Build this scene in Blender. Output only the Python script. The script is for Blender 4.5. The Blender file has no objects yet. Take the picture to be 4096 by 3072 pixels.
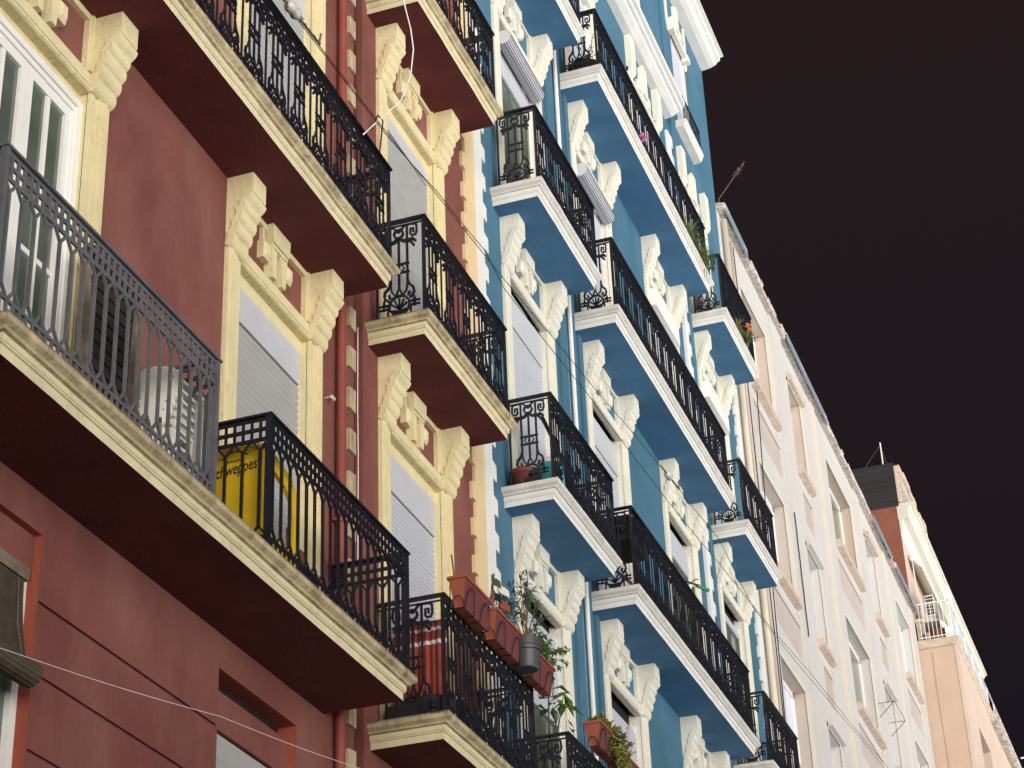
import bpy, math, random
from mathutils import Vector, Matrix
random.seed(7)
C = bpy.context.scene
R = math.radians

# ------------------------------------------------------------------ camera
F_PX, YAW, PITCH, ROLL = 8285.07, R(71.66455), R(29.40294), R(-2.4709)
fw = Vector((math.sin(YAW)*math.cos(PITCH), math.cos(YAW)*math.cos(PITCH), math.sin(PITCH)))
r0 = fw.cross(Vector((0, 0, 1))).normalized()
u0 = r0.cross(fw)
rt = math.cos(ROLL)*r0 + math.sin(ROLL)*u0
up = -math.sin(ROLL)*r0 + math.cos(ROLL)*u0
cd = bpy.data.cameras.new('camera')
cam = bpy.data.objects.new('camera', cd)
C.collection.objects.link(cam)
cam.matrix_world = Matrix(((rt.x, up.x, -fw.x, 0), (rt.y, up.y, -fw.y, -6.2), (rt.z, up.z, -fw.z, 1.6), (0, 0, 0, 1)))
cd.sensor_width = 36.0
cd.lens = F_PX/4096*36.0
cd.clip_end = 2000
C.camera = cam

# ------------------------------------------------------------------ light
W = bpy.data.worlds.new('World')
C.world = W
W.use_nodes = True
SUN_EL, SUN_AZ = R(-8), R(227)          # azimuth from +Y, clockwise: the lit side of the street is to the front-left
nt = W.node_tree
for n in list(nt.nodes):
    nt.nodes.remove(n)
def N(t, **kw):
    n = nt.nodes.new(t)
    for k, v in kw.items():
        setattr(n, k, v)
    return n
out = N('ShaderNodeOutputWorld')
sky = N('ShaderNodeTexSky', sky_type='NISHITA', sun_disc=False, sun_elevation=SUN_EL, sun_rotation=SUN_AZ)
b1 = N('ShaderNodeBackground'); b1.inputs[1].default_value = 0.06
nt.links.new(sky.outputs[0], b1.inputs[0])
tc = N('ShaderNodeTexCoord')
sx = N('ShaderNodeSeparateXYZ')
nt.links.new(tc.outputs['Generated'], sx.inputs[0])
# night sky: brownish high up, bluer towards the end of the street
mr = N('ShaderNodeMapRange'); mr.inputs[1].default_value = 0.25; mr.inputs[2].default_value = 0.62
nt.links.new(sx.outputs[2], mr.inputs[0])
rp = N('ShaderNodeMix', data_type='RGBA')
rp.inputs[6].default_value = (0.0085, 0.0069, 0.0113, 1)
rp.inputs[7].default_value = (0.0165, 0.0100, 0.0113, 1)
nt.links.new(mr.outputs[0], rp.inputs[0])
b2 = N('ShaderNodeBackground')
nt.links.new(rp.outputs[2], b2.inputs[0])
# city glow: the lit street below the horizon, stronger on the open street side
g1 = N('ShaderNodeMapRange', interpolation_type='SMOOTHSTEP')
g1.inputs[1].default_value = 0.2; g1.inputs[2].default_value = -0.35
g1.inputs[3].default_value = 0.0; g1.inputs[4].default_value = 1.0
nt.links.new(sx.outputs[2], g1.inputs[0])
g2 = N('ShaderNodeMapRange')
g2.inputs[1].default_value = 0.3; g2.inputs[2].default_value = -0.7
g2.inputs[3].default_value = 0.25; g2.inputs[4].default_value = 1.0
nt.links.new(sx.outputs[1], g2.inputs[0])
gm = N('ShaderNodeMath', operation='MULTIPLY')
nt.links.new(g1.outputs[0], gm.inputs[0]); nt.links.new(g2.outputs[0], gm.inputs[1])
b3 = N('ShaderNodeBackground')
# sodium-warm towards the near end of the street, white towards the far end
g4 = N('ShaderNodeMapRange'); g4.inputs[1].default_value = -0.9; g4.inputs[2].default_value = 0.3
nt.links.new(sx.outputs[0], g4.inputs[0])
g5 = N('ShaderNodeMix', data_type='RGBA'); g5.inputs[6].default_value = (1.0, 0.86, 0.66, 1); g5.inputs[7].default_value = (0.90, 0.95, 1.0, 1)
nt.links.new(g4.outputs[0], g5.inputs[0]); nt.links.new(g5.outputs[2], b3.inputs[0])
gs = N('ShaderNodeMath', operation='MULTIPLY'); gs.inputs[1].default_value = 2.6
nt.links.new(gm.outputs[0], gs.inputs[0]); nt.links.new(gs.outputs[0], b3.inputs[1])
a1 = N('ShaderNodeAddShader'); a2 = N('ShaderNodeAddShader')
nt.links.new(b1.outputs[0], a1.inputs[0]); nt.links.new(b2.outputs[0], a1.inputs[1])
nt.links.new(a1.outputs[0], a2.inputs[0]); nt.links.new(b3.outputs[0], a2.inputs[1])
nt.links.new(a2.outputs[0], out.inputs[0])
sd = bpy.data.lights.new('sun', 'SUN')
sd.energy = 4.0
sd.angle = R(60)
sd.color = (1.0, 0.96, 0.91)
sun = bpy.data.objects.new('sun', sd)
C.collection.objects.link(sun)
sdir = Vector((math.sin(SUN_AZ)*math.cos(SUN_EL), math.cos(SUN_AZ)*math.cos(SUN_EL), math.sin(SUN_EL)))
sun.rotation_euler = sdir.to_track_quat('Z', 'Y').to_euler()
vs = C.view_settings
vs.view_transform = 'Standard'
vs.look = 'None'
vs.gamma = 1.0
vs.exposure = 0.20

# ------------------------------------------------------------------ materials
def mat(name, col, rough=0.75, var=0.12, vs_=2.5, bump=0.15, bs=60.0, stain=None, stain_amt=0.0, metal=0.0, spec=0.3,
        streak=False, blotch=None, blotch_amt=0.0, blotch_scale=0.8):
    m = bpy.data.materials.new(name)
    m.use_nodes = True
    t = m.node_tree
    bs_ = t.nodes['Principled BSDF']
    L = t.links.new
    tc_ = t.nodes.new('ShaderNodeTexCoord')
    def noise(scale, detail=5, sc=(1, 1, 1), rough_=0.6):
        mp = t.nodes.new('ShaderNodeMapping'); mp.inputs['Scale'].default_value = sc
        n_ = t.nodes.new('ShaderNodeTexNoise')
        n_.inputs['Scale'].default_value = scale; n_.inputs['Detail'].default_value = detail; n_.inputs['Roughness'].default_value = rough_
        L(tc_.outputs['Object'], mp.inputs[0]); L(mp.outputs[0], n_.inputs['Vector'])
        return n_.outputs[0]
    def ramp(src, a, b):
        q = t.nodes.new('ShaderNodeMapRange'); q.inputs[1].default_value = a; q.inputs[2].default_value = b
        L(src, q.inputs[0]); return q.outputs[0]
    def mixc(f, a, b):
        q = t.nodes.new('ShaderNodeMix'); q.data_type = 'RGBA'
        L(f, q.inputs[0])
        for i, c in ((6, a), (7, b)):
            if isinstance(c, tuple): q.inputs[i].default_value = (*c, 1)
            else: L(c, q.inputs[i])
        return q.outputs[2]
    lo = tuple(c*(1-var) for c in col); hi = tuple(min(0.95, c*(1+var)) for c in col)
    c = mixc(ramp(noise(vs_), 0.3, 0.7), lo, hi)
    if blotch:
        f = ramp(noise(blotch_scale, 4, (1, 1, 0.55)), 0.42, 0.72)
        mu = t.nodes.new('ShaderNodeMath'); mu.operation = 'MULTIPLY'; mu.inputs[1].default_value = blotch_amt
        L(f, mu.inputs[0]); c = mixc(mu.outputs[0], c, blotch)
    if stain:
        f = ramp(noise(7.0, 8, (1, 1, 0.16) if streak else (1, 1, 1), 0.75), 0.56-0.16*stain_amt, 0.74)
        mu = t.nodes.new('ShaderNodeMath'); mu.operation = 'MULTIPLY'; mu.inputs[1].default_value = min(1, 0.35+stain_amt*0.6)
        L(f, mu.inputs[0]); c = mixc(mu.outputs[0], c, stain)
    L(c, bs_.inputs['Base Color'])
    bs_.inputs['Roughness'].default_value = rough
    bs_.inputs['Metallic'].default_value = metal
    bs_.inputs['Specular IOR Level'].default_value = spec
    if bump > 0:
        b = t.nodes.new('ShaderNodeBump'); b.inputs['Strength'].default_value = bump; b.inputs['Distance'].default_value = 0.02
        L(noise(bs, 6), b.inputs['Height']); L(b.outputs[0], bs_.inputs['Normal'])
    return m

DIRT = (0.11, 0.075, 0.035)
M = {}
M['red'] = mat('red_stucco', (0.180, 0.058, 0.047), 0.85, 0.18, 1.6, 0.5, 18, blotch=(0.25, 0.110, 0.085), blotch_amt=0.85, blotch_scale=1.1)
M['red_soffit'] = mat('maroon_soffit_paint_shaded', (0.108, 0.022, 0.023), 0.85, 0.2, 2.0, 0.3, 25, blotch=(0.13, 0.036, 0.034), blotch_amt=0.6, blotch_scale=1.2, stain=(0.20, 0.10, 0.09), stain_amt=-0.55)  # maroon paint, its tone darkened further to stand in for underside shade
M['red_pipe'] = mat('red_pipe_paint', (0.24, 0.058, 0.042), 0.6, 0.1, 3, 0.15, 30)
M['red_side'] = mat('brick_red_jamb', (0.30, 0.07, 0.04), 0.8, 0.12, 2, 0.25, 30)
M['cream'] = mat('yellow_cream_paint', (0.68, 0.59, 0.35), 0.75, 0.07, 3, 0.5, 22, stain=(0.42, 0.32, 0.14), stain_amt=0.15)
M['cream_f'] = mat('cream_moulding', (0.66, 0.58, 0.38), 0.78, 0.08, 3, 0.3, 35, stain=(0.36, 0.26, 0.11), stain_amt=0.3)
M['cream_d'] = mat('cream_weathered_and_shaded', (0.52, 0.43, 0.26), 0.85, 0.2, 6, 0.5, 35, stain=DIRT, stain_amt=0.9, streak=True)  # weathered slab edges; on the quoins by the downpipe it paints shade
M['grime'] = mat('grimy_lip', (0.30, 0.24, 0.15), 0.9, 0.3, 9, 0.6, 30, stain=(0.02, 0.017, 0.014), stain_amt=1.0)
M['grime_w'] = mat('grimy_white_lip', (0.62, 0.58, 0.50), 0.9, 0.2, 9, 0.5, 30, stain=(0.12, 0.10, 0.08), stain_amt=0.35)
M['beige'] = mat('beige_quoin', (0.66, 0.50, 0.29), 0.8, 0.06, 2, 0.2, 30)
M['blue'] = mat('blue_stucco', (0.056, 0.146, 0.222), 0.85, 0.14, 1.4, 0.35, 18, blotch=(0.034, 0.108, 0.148), blotch_amt=0.85, blotch_scale=0.7)
M['blue_soffit'] = mat('blue_soffit_paint', (0.066, 0.180, 0.335), 0.85, 0.12, 1.3, 0.25, 25, stain=(0.22, 0.36, 0.46), stain_amt=-0.5, blotch=(0.05, 0.13, 0.20), blotch_amt=0.5, blotch_scale=1.0)
M['white'] = mat('warm_white_paint', (0.66, 0.64, 0.55), 0.75, 0.05, 3, 0.45, 22)
M['white_f'] = mat('white_moulding', (0.66, 0.66, 0.635), 0.78, 0.05, 3, 0.3, 30, stain=(0.45, 0.41, 0.33), stain_amt=0.0)
M['white_d'] = mat('white_moulding_weathered', (0.60, 0.58, 0.535), 0.82, 0.1, 5, 0.4, 35, stain=(0.3, 0.26, 0.19), stain_amt=0.25, streak=True)
M['iron'] = mat('black_iron', (0.012, 0.013, 0.020), 0.30, 0.3, 8, 0.3, 60, spec=0.5)
M['iron_grey'] = mat('grey_iron', (0.115, 0.115, 0.125), 0.6, 0.18, 8, 0.25, 60, stain=(0.06, 0.05, 0.045), stain_amt=0.1)
M['shutter'] = mat('white_shutter_plastic', (0.48, 0.49, 0.54), 0.5, 0.04, 4, 0.0)
M['shutter_g'] = mat('pale_grey_shutter', (0.37, 0.37, 0.36), 0.55, 0.05, 4, 0.0)
M['frame'] = mat('white_window_frame', (0.78, 0.77, 0.73), 0.4, 0.04, 5, 0.05, 40)
M['boxw'] = mat('dull_white_box', (0.50, 0.51, 0.54), 0.5, 0.05, 3, 0.03, 30)
M['slatline'] = mat('slat_gap_grey', (0.09, 0.09, 0.11), 0.7, 0.1, 3, 0.0)
M['glass'] = mat('window_glass', (0.10, 0.12, 0.10), 0.12, 0.3, 1.5, 0.0, spec=0.8)
M['dark'] = mat('dark_recess', (0.015, 0.012, 0.011), 0.9, 0.2, 3, 0.0)
M['conduit'] = mat('dark_red_conduit', (0.10, 0.020, 0.018), 0.5, 0.4, 6, 0.3, 30)
M['cable'] = mat('black_cable', (0.012, 0.011, 0.012), 0.6, 0.1, 8, 0.0)
M['wcable'] = mat('white_cable', (0.8, 0.79, 0.77), 0.5, 0.02, 8, 0.0)
M['glassins'] = mat('insulator_ceramic', (0.55, 0.53, 0.48), 0.3, 0.15, 20, 0.0, spec=0.6)
M['terra'] = mat('terracotta_plastic', (0.33, 0.095, 0.055), 0.5, 0.10, 4, 0.1, 30)
M['terra_d'] = mat('dark_and_shaded_terracotta', (0.16, 0.045, 0.045), 0.5, 0.12, 4, 0.1, 30)  # dark pots and hose; on planter fronts it is painted shade
M['greypot'] = mat('anthracite_pot', (0.055, 0.055, 0.062), 0.45, 0.08, 4, 0.05, 30, spec=0.5)
M['soil'] = mat('potting_soil', (0.035, 0.024, 0.016), 0.95, 0.3, 20, 0.6, 60)
M['leaf'] = mat('green_leaf', (0.085, 0.16, 0.03), 0.55, 0.4, 12, 0.0)
M['leaf_d'] = mat('dark_olive_leaf', (0.045, 0.075, 0.035), 0.55, 0.4, 12, 0.0)
M['leaf_y'] = mat('yellow_green_succulent', (0.20, 0.20, 0.045), 0.6, 0.35, 14, 0.0)
M['stem'] = mat('brown_stem', (0.13, 0.085, 0.05), 0.8, 0.3, 12, 0.0)
M['twig'] = mat('dry_twig', (0.14, 0.10, 0.075), 0.85, 0.3, 12, 0.0)
M['pink'] = mat('pink_petal', (0.62, 0.22, 0.42), 0.6, 0.2, 14, 0.0)
M['orange'] = mat('orange_petal', (0.62, 0.19, 0.09), 0.6, 0.2, 14, 0.0)
M['wood'] = mat('weathered_wood', (0.17, 0.135, 0.10), 0.85, 0.35, 9, 0.4, 30)
M['wood_d'] = mat('dark_stained_slat', (0.028, 0.020, 0.018), 0.7, 0.4, 8, 0.4, 30)
M['wood_r'] = mat('reddish_wood', (0.22, 0.10, 0.055), 0.75, 0.35, 9, 0.3, 30)
M['wplastic'] = mat('white_plastic', (0.76, 0.75, 0.67), 0.42, 0.04, 5, 0.0, spec=0.45)
M['gplastic'] = mat('grey_plastic_board', (0.50, 0.48, 0.47), 0.5, 0.08, 3, 0.0)
M['yellow'] = mat('yellow_plastic', (0.72, 0.48, 0.018), 0.35, 0.10, 3, 0.0, spec=0.5)
M['ink'] = mat('black_print', (0.02, 0.016, 0.012), 0.5, 0.1, 5, 0.0)
M['cloth_r'] = mat('red_cloth', (0.30, 0.065, 0.045), 0.8, 0.12, 6, 0.1, 60)
M['cloth_w'] = mat('white_cloth', (0.7, 0.68, 0.66), 0.8, 0.06, 6, 0.1, 60)
M['cloth_k'] = mat('black_cloth', (0.014, 0.013, 0.014), 0.85, 0.2, 6, 0.2, 60)
M['cyan'] = mat('turquoise_plastic', (0.06, 0.36, 0.46), 0.4, 0.08, 5, 0.0)
M['green'] = mat('green_bicycle_paint', (0.03, 0.24, 0.09), 0.35, 0.08, 5, 0.0)
M['chrome'] = mat('bright_metal', (0.7, 0.7, 0.7), 0.25, 0.03, 5, 0.0, metal=1.0)
M['blind'] = mat('brown_bamboo_blind', (0.080, 0.060, 0.042), 0.8, 0.25, 10, 0.2, 50)
M['wbld'] = mat('offwhite_render', (0.50, 0.482, 0.468), 0.85, 0.05, 1.2, 0.25, 12, blotch=(0.54, 0.52, 0.51), blotch_amt=0.6, blotch_scale=0.4)
M['wtrim'] = mat('cream_trim', (0.58, 0.53, 0.43), 0.8, 0.05, 2, 0.15, 20)
M['panel'] = mat('pinkish_tan_panel', (0.45, 0.385, 0.345), 0.85, 0.06, 2, 0.2, 20)
M['panel_d'] = mat('tan_panel', (0.44, 0.36, 0.30), 0.85, 0.06, 2, 0.2, 20)
M['sill'] = mat('stained_sill', (0.52, 0.42, 0.34), 0.9, 0.15, 5, 0.4, 30, stain=(0.2, 0.15, 0.11), stain_amt=0.4)
M['flash'] = mat('blue_grey_flashing', (0.20, 0.255, 0.31), 0.5, 0.08, 3, 0.05, 20)
M['winpane'] = mat('pale_blue_shutter', (0.62, 0.67, 0.80), 0.45, 0.05, 3, 0.0)
M['roughtop'] = mat('crumbling_parapet', (0.5, 0.45, 0.40), 0.95, 0.3, 9, 0.9, 20, stain=(0.14, 0.11, 0.09), stain_amt=0.5)
M['party'] = mat('rust_red_render', (0.24, 0.085, 0.06), 0.9, 0.12, 2, 0.25, 12)
M['peach'] = mat('peach_render', (0.50, 0.37, 0.29), 0.85, 0.05, 1.5, 0.2, 15)
M['peach_l'] = mat('pale_peach_render', (0.56, 0.44, 0.36), 0.85, 0.06, 1.5, 0.2, 15)
M['ivory'] = mat('ivory_cornice', (0.62, 0.62, 0.53), 0.8, 0.06, 2, 0.2, 15)
M['sheet'] = mat('pale_metal_sheet', (0.55, 0.60, 0.68), 0.4, 0.06, 3, 0.0)
M['ac'] = mat('air_conditioner_shell', (0.72, 0.70, 0.66), 0.5, 0.04, 3, 0.0)
M['asphalt'] = mat('asphalt', (0.05, 0.05, 0.05), 0.9, 0.2, 6, 0.5, 60)
M['paving'] = mat('pavement_slabs', (0.24, 0.22, 0.20), 0.85, 0.12, 3, 0.3, 40)
def brick_mat():
    m = bpy.data.materials.new('tarred_brick'); m.use_nodes = True
    t = m.node_tree; p = t.nodes['Principled BSDF']
    tc_ = t.nodes.new('ShaderNodeTexCoord'); mp = t.nodes.new('ShaderNodeMapping')
    mp.inputs['Rotation'].default_value = (R(90), 0, R(90))
    b = t.nodes.new('ShaderNodeTexBrick')
    b.inputs['Color1'].default_value = (0.022, 0.019, 0.021, 1); b.inputs['Color2'].default_value = (0.014, 0.012, 0.014, 1)
    b.inputs['Mortar'].default_value = (0.055, 0.048, 0.048, 1); b.inputs['Scale'].default_value = 2.2
    b.inputs['Mortar Size'].default_value = 0.012
    t.links.new(tc_.outputs['Object'], mp.inputs[0]); t.links.new(mp.outputs[0], b.inputs['Vector'])
    t.links.new(b.outputs[0], p.inputs['Base Color']); p.inputs['Roughness'].default_value = 0.8
    bu = t.nodes.new('ShaderNodeBump'); bu.inputs['Strength'].default_value = 0.6; bu.inputs['Distance'].default_value = 0.03
    t.links.new(b.outputs['Fac'], bu.inputs['Height']); bu.invert = True; t.links.new(bu.outputs[0], p.inputs['Normal'])
    return m
M['brick'] = brick_mat()

# ------------------------------------------------------------------ mesh helpers
def wloc(o):
    v = Vector((0, 0, 0))
    while o:
        v += Vector(o.location); o = o.parent
    return v
class MB:
    def __init__(s): s.v = []; s.f = []; s.m = []; s.mi = 0; s.smooth = False; s.sm = []
    def face(s, pts):
        b = len(s.v); s.v += [tuple(p) for p in pts]; s.f.append(tuple(range(b, b+len(pts)))); s.m.append(s.mi); s.sm.append(s.smooth)
    def raw(s, vs_, fs):
        b = len(s.v); s.v += [tuple(p) for p in vs_]
        for f in fs: s.f.append(tuple(i+b for i in f)); s.m.append(s.mi); s.sm.append(s.smooth)
    def box(s, x0, x1, y0, y1, z0, z1, skip=''):
        if x0 > x1: x0, x1 = x1, x0
        if y0 > y1: y0, y1 = y1, y0
        if z0 > z1: z0, z1 = z1, z0
        vs_ = [(x0, y0, z0), (x1, y0, z0), (x1, y1, z0), (x0, y1, z0), (x0, y0, z1), (x1, y0, z1), (x1, y1, z1), (x0, y1, z1)]
        s.raw(vs_, [(0, 3, 2, 1), (4, 5, 6, 7), (0, 1, 5, 4), (1, 2, 6, 5), (2, 3, 7, 6), (3, 0, 4, 7)])
    def extr(s, poly, axis, a, b):
        """poly: 2-D points; axis 'x': (y,z), 'y': (x,z), 'z': (x,y)"""
        def P(p, t):
            return (t, p[0], p[1]) if axis == 'x' else (p[0], t, p[1]) if axis == 'y' else (p[0], p[1], t)
        n = len(poly)
        vs_ = [P(p, a) for p in poly]+[P(p, b) for p in poly]
        s.raw(vs_, [tuple(range(n-1, -1, -1)), tuple(range(n, 2*n))]+[(i, (i+1) % n, n+(i+1) % n, n+i) for i in range(n)])
    def tube(s, pts, r, n=6, closed=False, caps=True):
        pts = [Vector(p) for p in pts]
        k = len(pts)
        rr = r if isinstance(r, (list, tuple)) else [r]*k
        rings = []
        prev = None
        for i, p in enumerate(pts):
            if closed: d = pts[(i+1) % k]-pts[i-1]
            else: d = pts[min(i+1, k-1)]-pts[max(i-1, 0)]
            if d.length < 1e-9: d = Vector((0, 0, 1))
            d.normalize()
            a = Vector((0, 0, 1)) if abs(d.z) < 0.9 else Vector((1, 0, 0))
            if prev is not None:
                e1 = prev-d*prev.dot(d)
                e1 = e1.normalized() if e1.length > 1e-6 else d.cross(a).normalized()
            else: e1 = d.cross(a).normalized()
            prev = e1
            e2 = d.cross(e1)
            rings.append([p+rr[i]*(math.cos(2*math.pi*(j+.5)/n)*e1+math.sin(2*math.pi*(j+.5)/n)*e2) for j in range(n)])
        vs_ = [q for g in rings for q in g]; fs = []
        for i in range(k if closed else k-1):
            for j in range(n):
                a0 = i*n+j; a1_ = i*n+(j+1) % n; b0 = ((i+1) % k)*n+j; b1_ = ((i+1) % k)*n+(j+1) % n
                fs.append((a0, a1_, b1_, b0))
        if caps and not closed:
            fs += [tuple(range(n-1, -1, -1)), tuple((k-1)*n+j for j in range(n))]
        s.raw(vs_, fs)
    def lathe(s, prof, c, n=16, ax='z'):
        vs_ = []; fs = []
        for (r, z) in prof:
            for j in range(n):
                a = 2*math.pi*j/n
                p = (r*math.cos(a), r*math.sin(a), z)
                if ax == 'x': p = (z, r*math.cos(a), r*math.sin(a))
                vs_.append((c[0]+p[0], c[1]+p[1], c[2]+p[2]))
        k = len(prof)
        for i in range(k-1):
            for j in range(n):
                fs.append((i*n+j, i*n+(j+1) % n, (i+1)*n+(j+1) % n, (i+1)*n+j))
        fs += [tuple(range(n-1, -1, -1)), tuple((k-1)*n+j for j in range(n))]
        s.raw(vs_, fs)
    def leaf(s, p, d, ln, w, droop=0.3):
        p = Vector(p); d = Vector(d).normalized()
        a = Vector((0, 0, 1)) if abs(d.z) < .95 else Vector((1, 0, 0))
        sd_ = d.cross(a).normalized()
        m1 = p+d*ln*.5; e = p+d*ln+Vector((0, 0, -droop*ln))
        nrm = sd_.cross(d)*w*.25
        s.raw([p, m1+sd_*w/2, e, m1-sd_*w/2, m1-nrm], [(0, 4, 1), (1, 4, 2), (0, 3, 4), (3, 2, 4)])
    def build(s, name, mats, parent=None, label=None, smooth=False):
        if not isinstance(mats, (list, tuple)): mats = [mats]
        me = bpy.data.meshes.new(name)
        o_ = wloc(parent) if parent else Vector((0, 0, 0))
        me.from_pydata([(v[0]-o_.x, v[1]-o_.y, v[2]-o_.z) for v in s.v], [], s.f)
        for m in mats: me.materials.append(m)
        me.polygons.foreach_set('material_index', s.m)
        me.polygons.foreach_set('use_smooth', [smooth or q for q in s.sm])
        me.update()
        ob = bpy.data.objects.new(name, me)
        C.collection.objects.link(ob)
        if parent: ob.parent = parent
        if label: ob['label'] = label
        return ob
def thing(name, label, cat, loc=(0, 0, 0), group=None):
    o = bpy.data.objects.new(name, None)
    o.empty_display_size = 0.2
    C.collection.objects.link(o); o.location = loc
    o['label'] = label; o['category'] = cat
    if group: o['group'] = group
    return o
def tag(o, label, cat, group=None):
    o['label'] = label; o['category'] = cat
    if group: o['group'] = group
    return o
def solo(mb, name, mats, label, cat, base, group=None, smooth=False):
    """one thing that is one mesh, origin at its base"""
    mb.v = [(v[0]-base[0], v[1]-base[1], v[2]-base[2]) for v in mb.v]
    o = mb.build(name, mats, None, None, smooth); o.location = base
    return tag(o, label, cat, group)

def grid_wall(mb, x0, x1, z0, z1, holes, y=0.0, depth=0.14, reveal_mi=1, back_mi=2):
    """front sheet facing -Y with rectangular openings, each with its reveal and back"""
    xs = sorted({x0, x1, *[h[0] for h in holes], *[h[1] for h in holes]})
    zs = sorted({z0, z1, *[h[2] for h in holes], *[h[3] for h in holes]})
    xs = [v for v in xs if x0 <= v <= x1]; zs = [v for v in zs if z0 <= v <= z1]
    for i in range(len(xs)-1):
        for j in range(len(zs)-1):
            cx = (xs[i]+xs[i+1])/2; cz = (zs[j]+zs[j+1])/2
            if any(h[0] < cx < h[1] and h[2] < cz < h[3] for h in holes): continue
            mb.mi = 0
            mb.face([(xs[i], y, zs[j]), (xs[i+1], y, zs[j]), (xs[i+1], y, zs[j+1]), (xs[i], y, zs[j+1])])
    for h in holes:
        a, b, c, d = h[:4]; dp = h[4] if len(h) > 4 else depth
        rm = h[5] if len(h) > 5 else reveal_mi
        mb.mi = rm
        mb.face([(a, y, c), (a, y+dp, c), (a, y+dp, d), (a, y, d)])
        mb.face([(b, y, c), (b, y, d), (b, y+dp, d), (b, y+dp, c)])
        mb.face([(a, y, d), (a, y+dp, d), (b, y+dp, d), (b, y, d)])
        mb.face([(a, y, c), (b, y, c), (b, y+dp, c), (a, y+dp, c)])
        mb.mi = back_mi
        mb.face([(a, y+dp, c), (b, y+dp, c), (b, y+dp, d), (a, y+dp, d)])
    mb.mi = 0
def shell(mb, x0, x1, y0, y1, z0, z1):
    """sides, top and back of a building block whose front is a grid_wall"""
    mb.face([(x0, y0, z0), (x0, y0, z1), (x0, y1, z1), (x0, y1, z0)])
    mb.face([(x1, y0, z0), (x1, y1, z0), (x1, y1, z1), (x1, y0, z1)])
    mb.face([(x0, y1, z0), (x0, y1, z1), (x1, y1, z1), (x1, y1, z0)])
    mb.face([(x0, y0, z1), (x1, y0, z1), (x1, y1, z1), (x0, y1, z1)])

# ------------------------------------------------------------------ facade kit
L1, L2, L3, L4, L5 = 7.242, 11.008, 14.78, 18.52, 22.25      # undersides of the balcony slabs
TH = 0.21
PROF = [(0, 0), (0, .062), (.012, .066), (.012, .074), (.020, .082), (.020, .118), (.042, .124), (.042, .136), (.050, .141), (.078, .162), (.082, .194), (.078, .21)]
def balcony(parent, xa, xb, d, z, mats, k=1.0):
    """slab with a moulded edge round three sides; mats: edge, weathered top edge, soffit"""
    mb = MB()
    def ring(o, h):
        return [(xa-o, 0.0, z+h), (xa-o, -d-o, z+h), (xb+o, -d-o, z+h), (xb+o, 0.0, z+h)]
    # subdivide long front so the edge is not ruler straight
    nseg = max(2, int((xb-xa)/0.28))
    rings = []
    for i, (o, h) in enumerate(PROF):
        o *= k
        pts = [(xa-o, 0.0, z+h), (xa-o, -(d+o)*.5, z+h)]
        for s_ in range(nseg+1):
            x = xa-o+(xb-xa+2*o)*s_/nseg
            jit = 0 if s_ in (0, nseg) else (random.Random(int(xa*100)+s_*7+int(z*10)).uniform(-.004, .004))
            jz = jit*.9 if i > 8 else jit*.4
            pts.append((x, -d-o+jit, z+h+jz))
        pts += [(xb+o, -(d+o)*.5, z+h), (xb+o, 0.0, z+h)]
        rings.append(pts)
    for i in range(len(rings)-1):
        mb.mi = 2 if i == len(rings)-2 else 1 if i in (5, 6) or i >= 8 else 0
        for j in range(len(rings[0])-1):
            mb.face([rings[i][j], rings[i][j+1], rings[i+1][j+1], rings[i+1][j]])
    mb.mi = 1
    mb.face(list(reversed(rings[-1])))
    b = mb.build('balcony', [mats[0], mats[1], mats[3]], parent)
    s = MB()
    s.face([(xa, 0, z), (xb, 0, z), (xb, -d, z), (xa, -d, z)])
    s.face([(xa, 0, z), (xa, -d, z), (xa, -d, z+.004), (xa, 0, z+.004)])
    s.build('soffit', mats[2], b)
    return b

def scallop(inset=0.0, sy=1.0):
    P = [(-.225, 0), (-.225, -.185), (-.196, -.215), (-.165, -.262), (-.158, -.30)]
    notch = [(-.138, -.328), (-.106, -.430), (-.072, -.532), (-.030, -.640)]
    cur = (-.150, -.300)
    P = [(-.225, 0), (-.225, -.185)]
    # cyma under the block, then the lobes
    for t in (.25, .5, .75, 1):
        P.append((-.225+(.225-.168)*t-.012*math.sin(math.pi*t), -.185-.075*t))
    cur = (-.168, -.26)
    for nx in notch:
        c = (cur[0]-.013, nx[1]+.020)
        for t in (.15, .3, .45, .6, .75, .88, 1):
            y = (1-t)**2*cur[0]+2*t*(1-t)*c[0]+t*t*nx[0]
            z = (1-t)**2*cur[1]+2*t*(1-t)*c[1]+t*t*nx[1]
            P.append((y, z))
        cur = (nx[0]-.005, nx[1]-.003) if nx is not notch[-1] else nx
        if nx is not notch[-1]: P.append(cur)
    if inset:
        P = [P[0], P[1]]+[(min(y+inset, -.004), z+inset*.35) for (y, z) in P[2:]]
        P[1] = (-.225, -.185+inset*.4)
    P += [(0.0, P[-1][1])] if not inset else [(0.0, P[-1][1])]
    P[-1] = (0.01, P[-1][1]); P[0] = (-.225, 0); P.append((0.01, 0))
    return P
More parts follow.
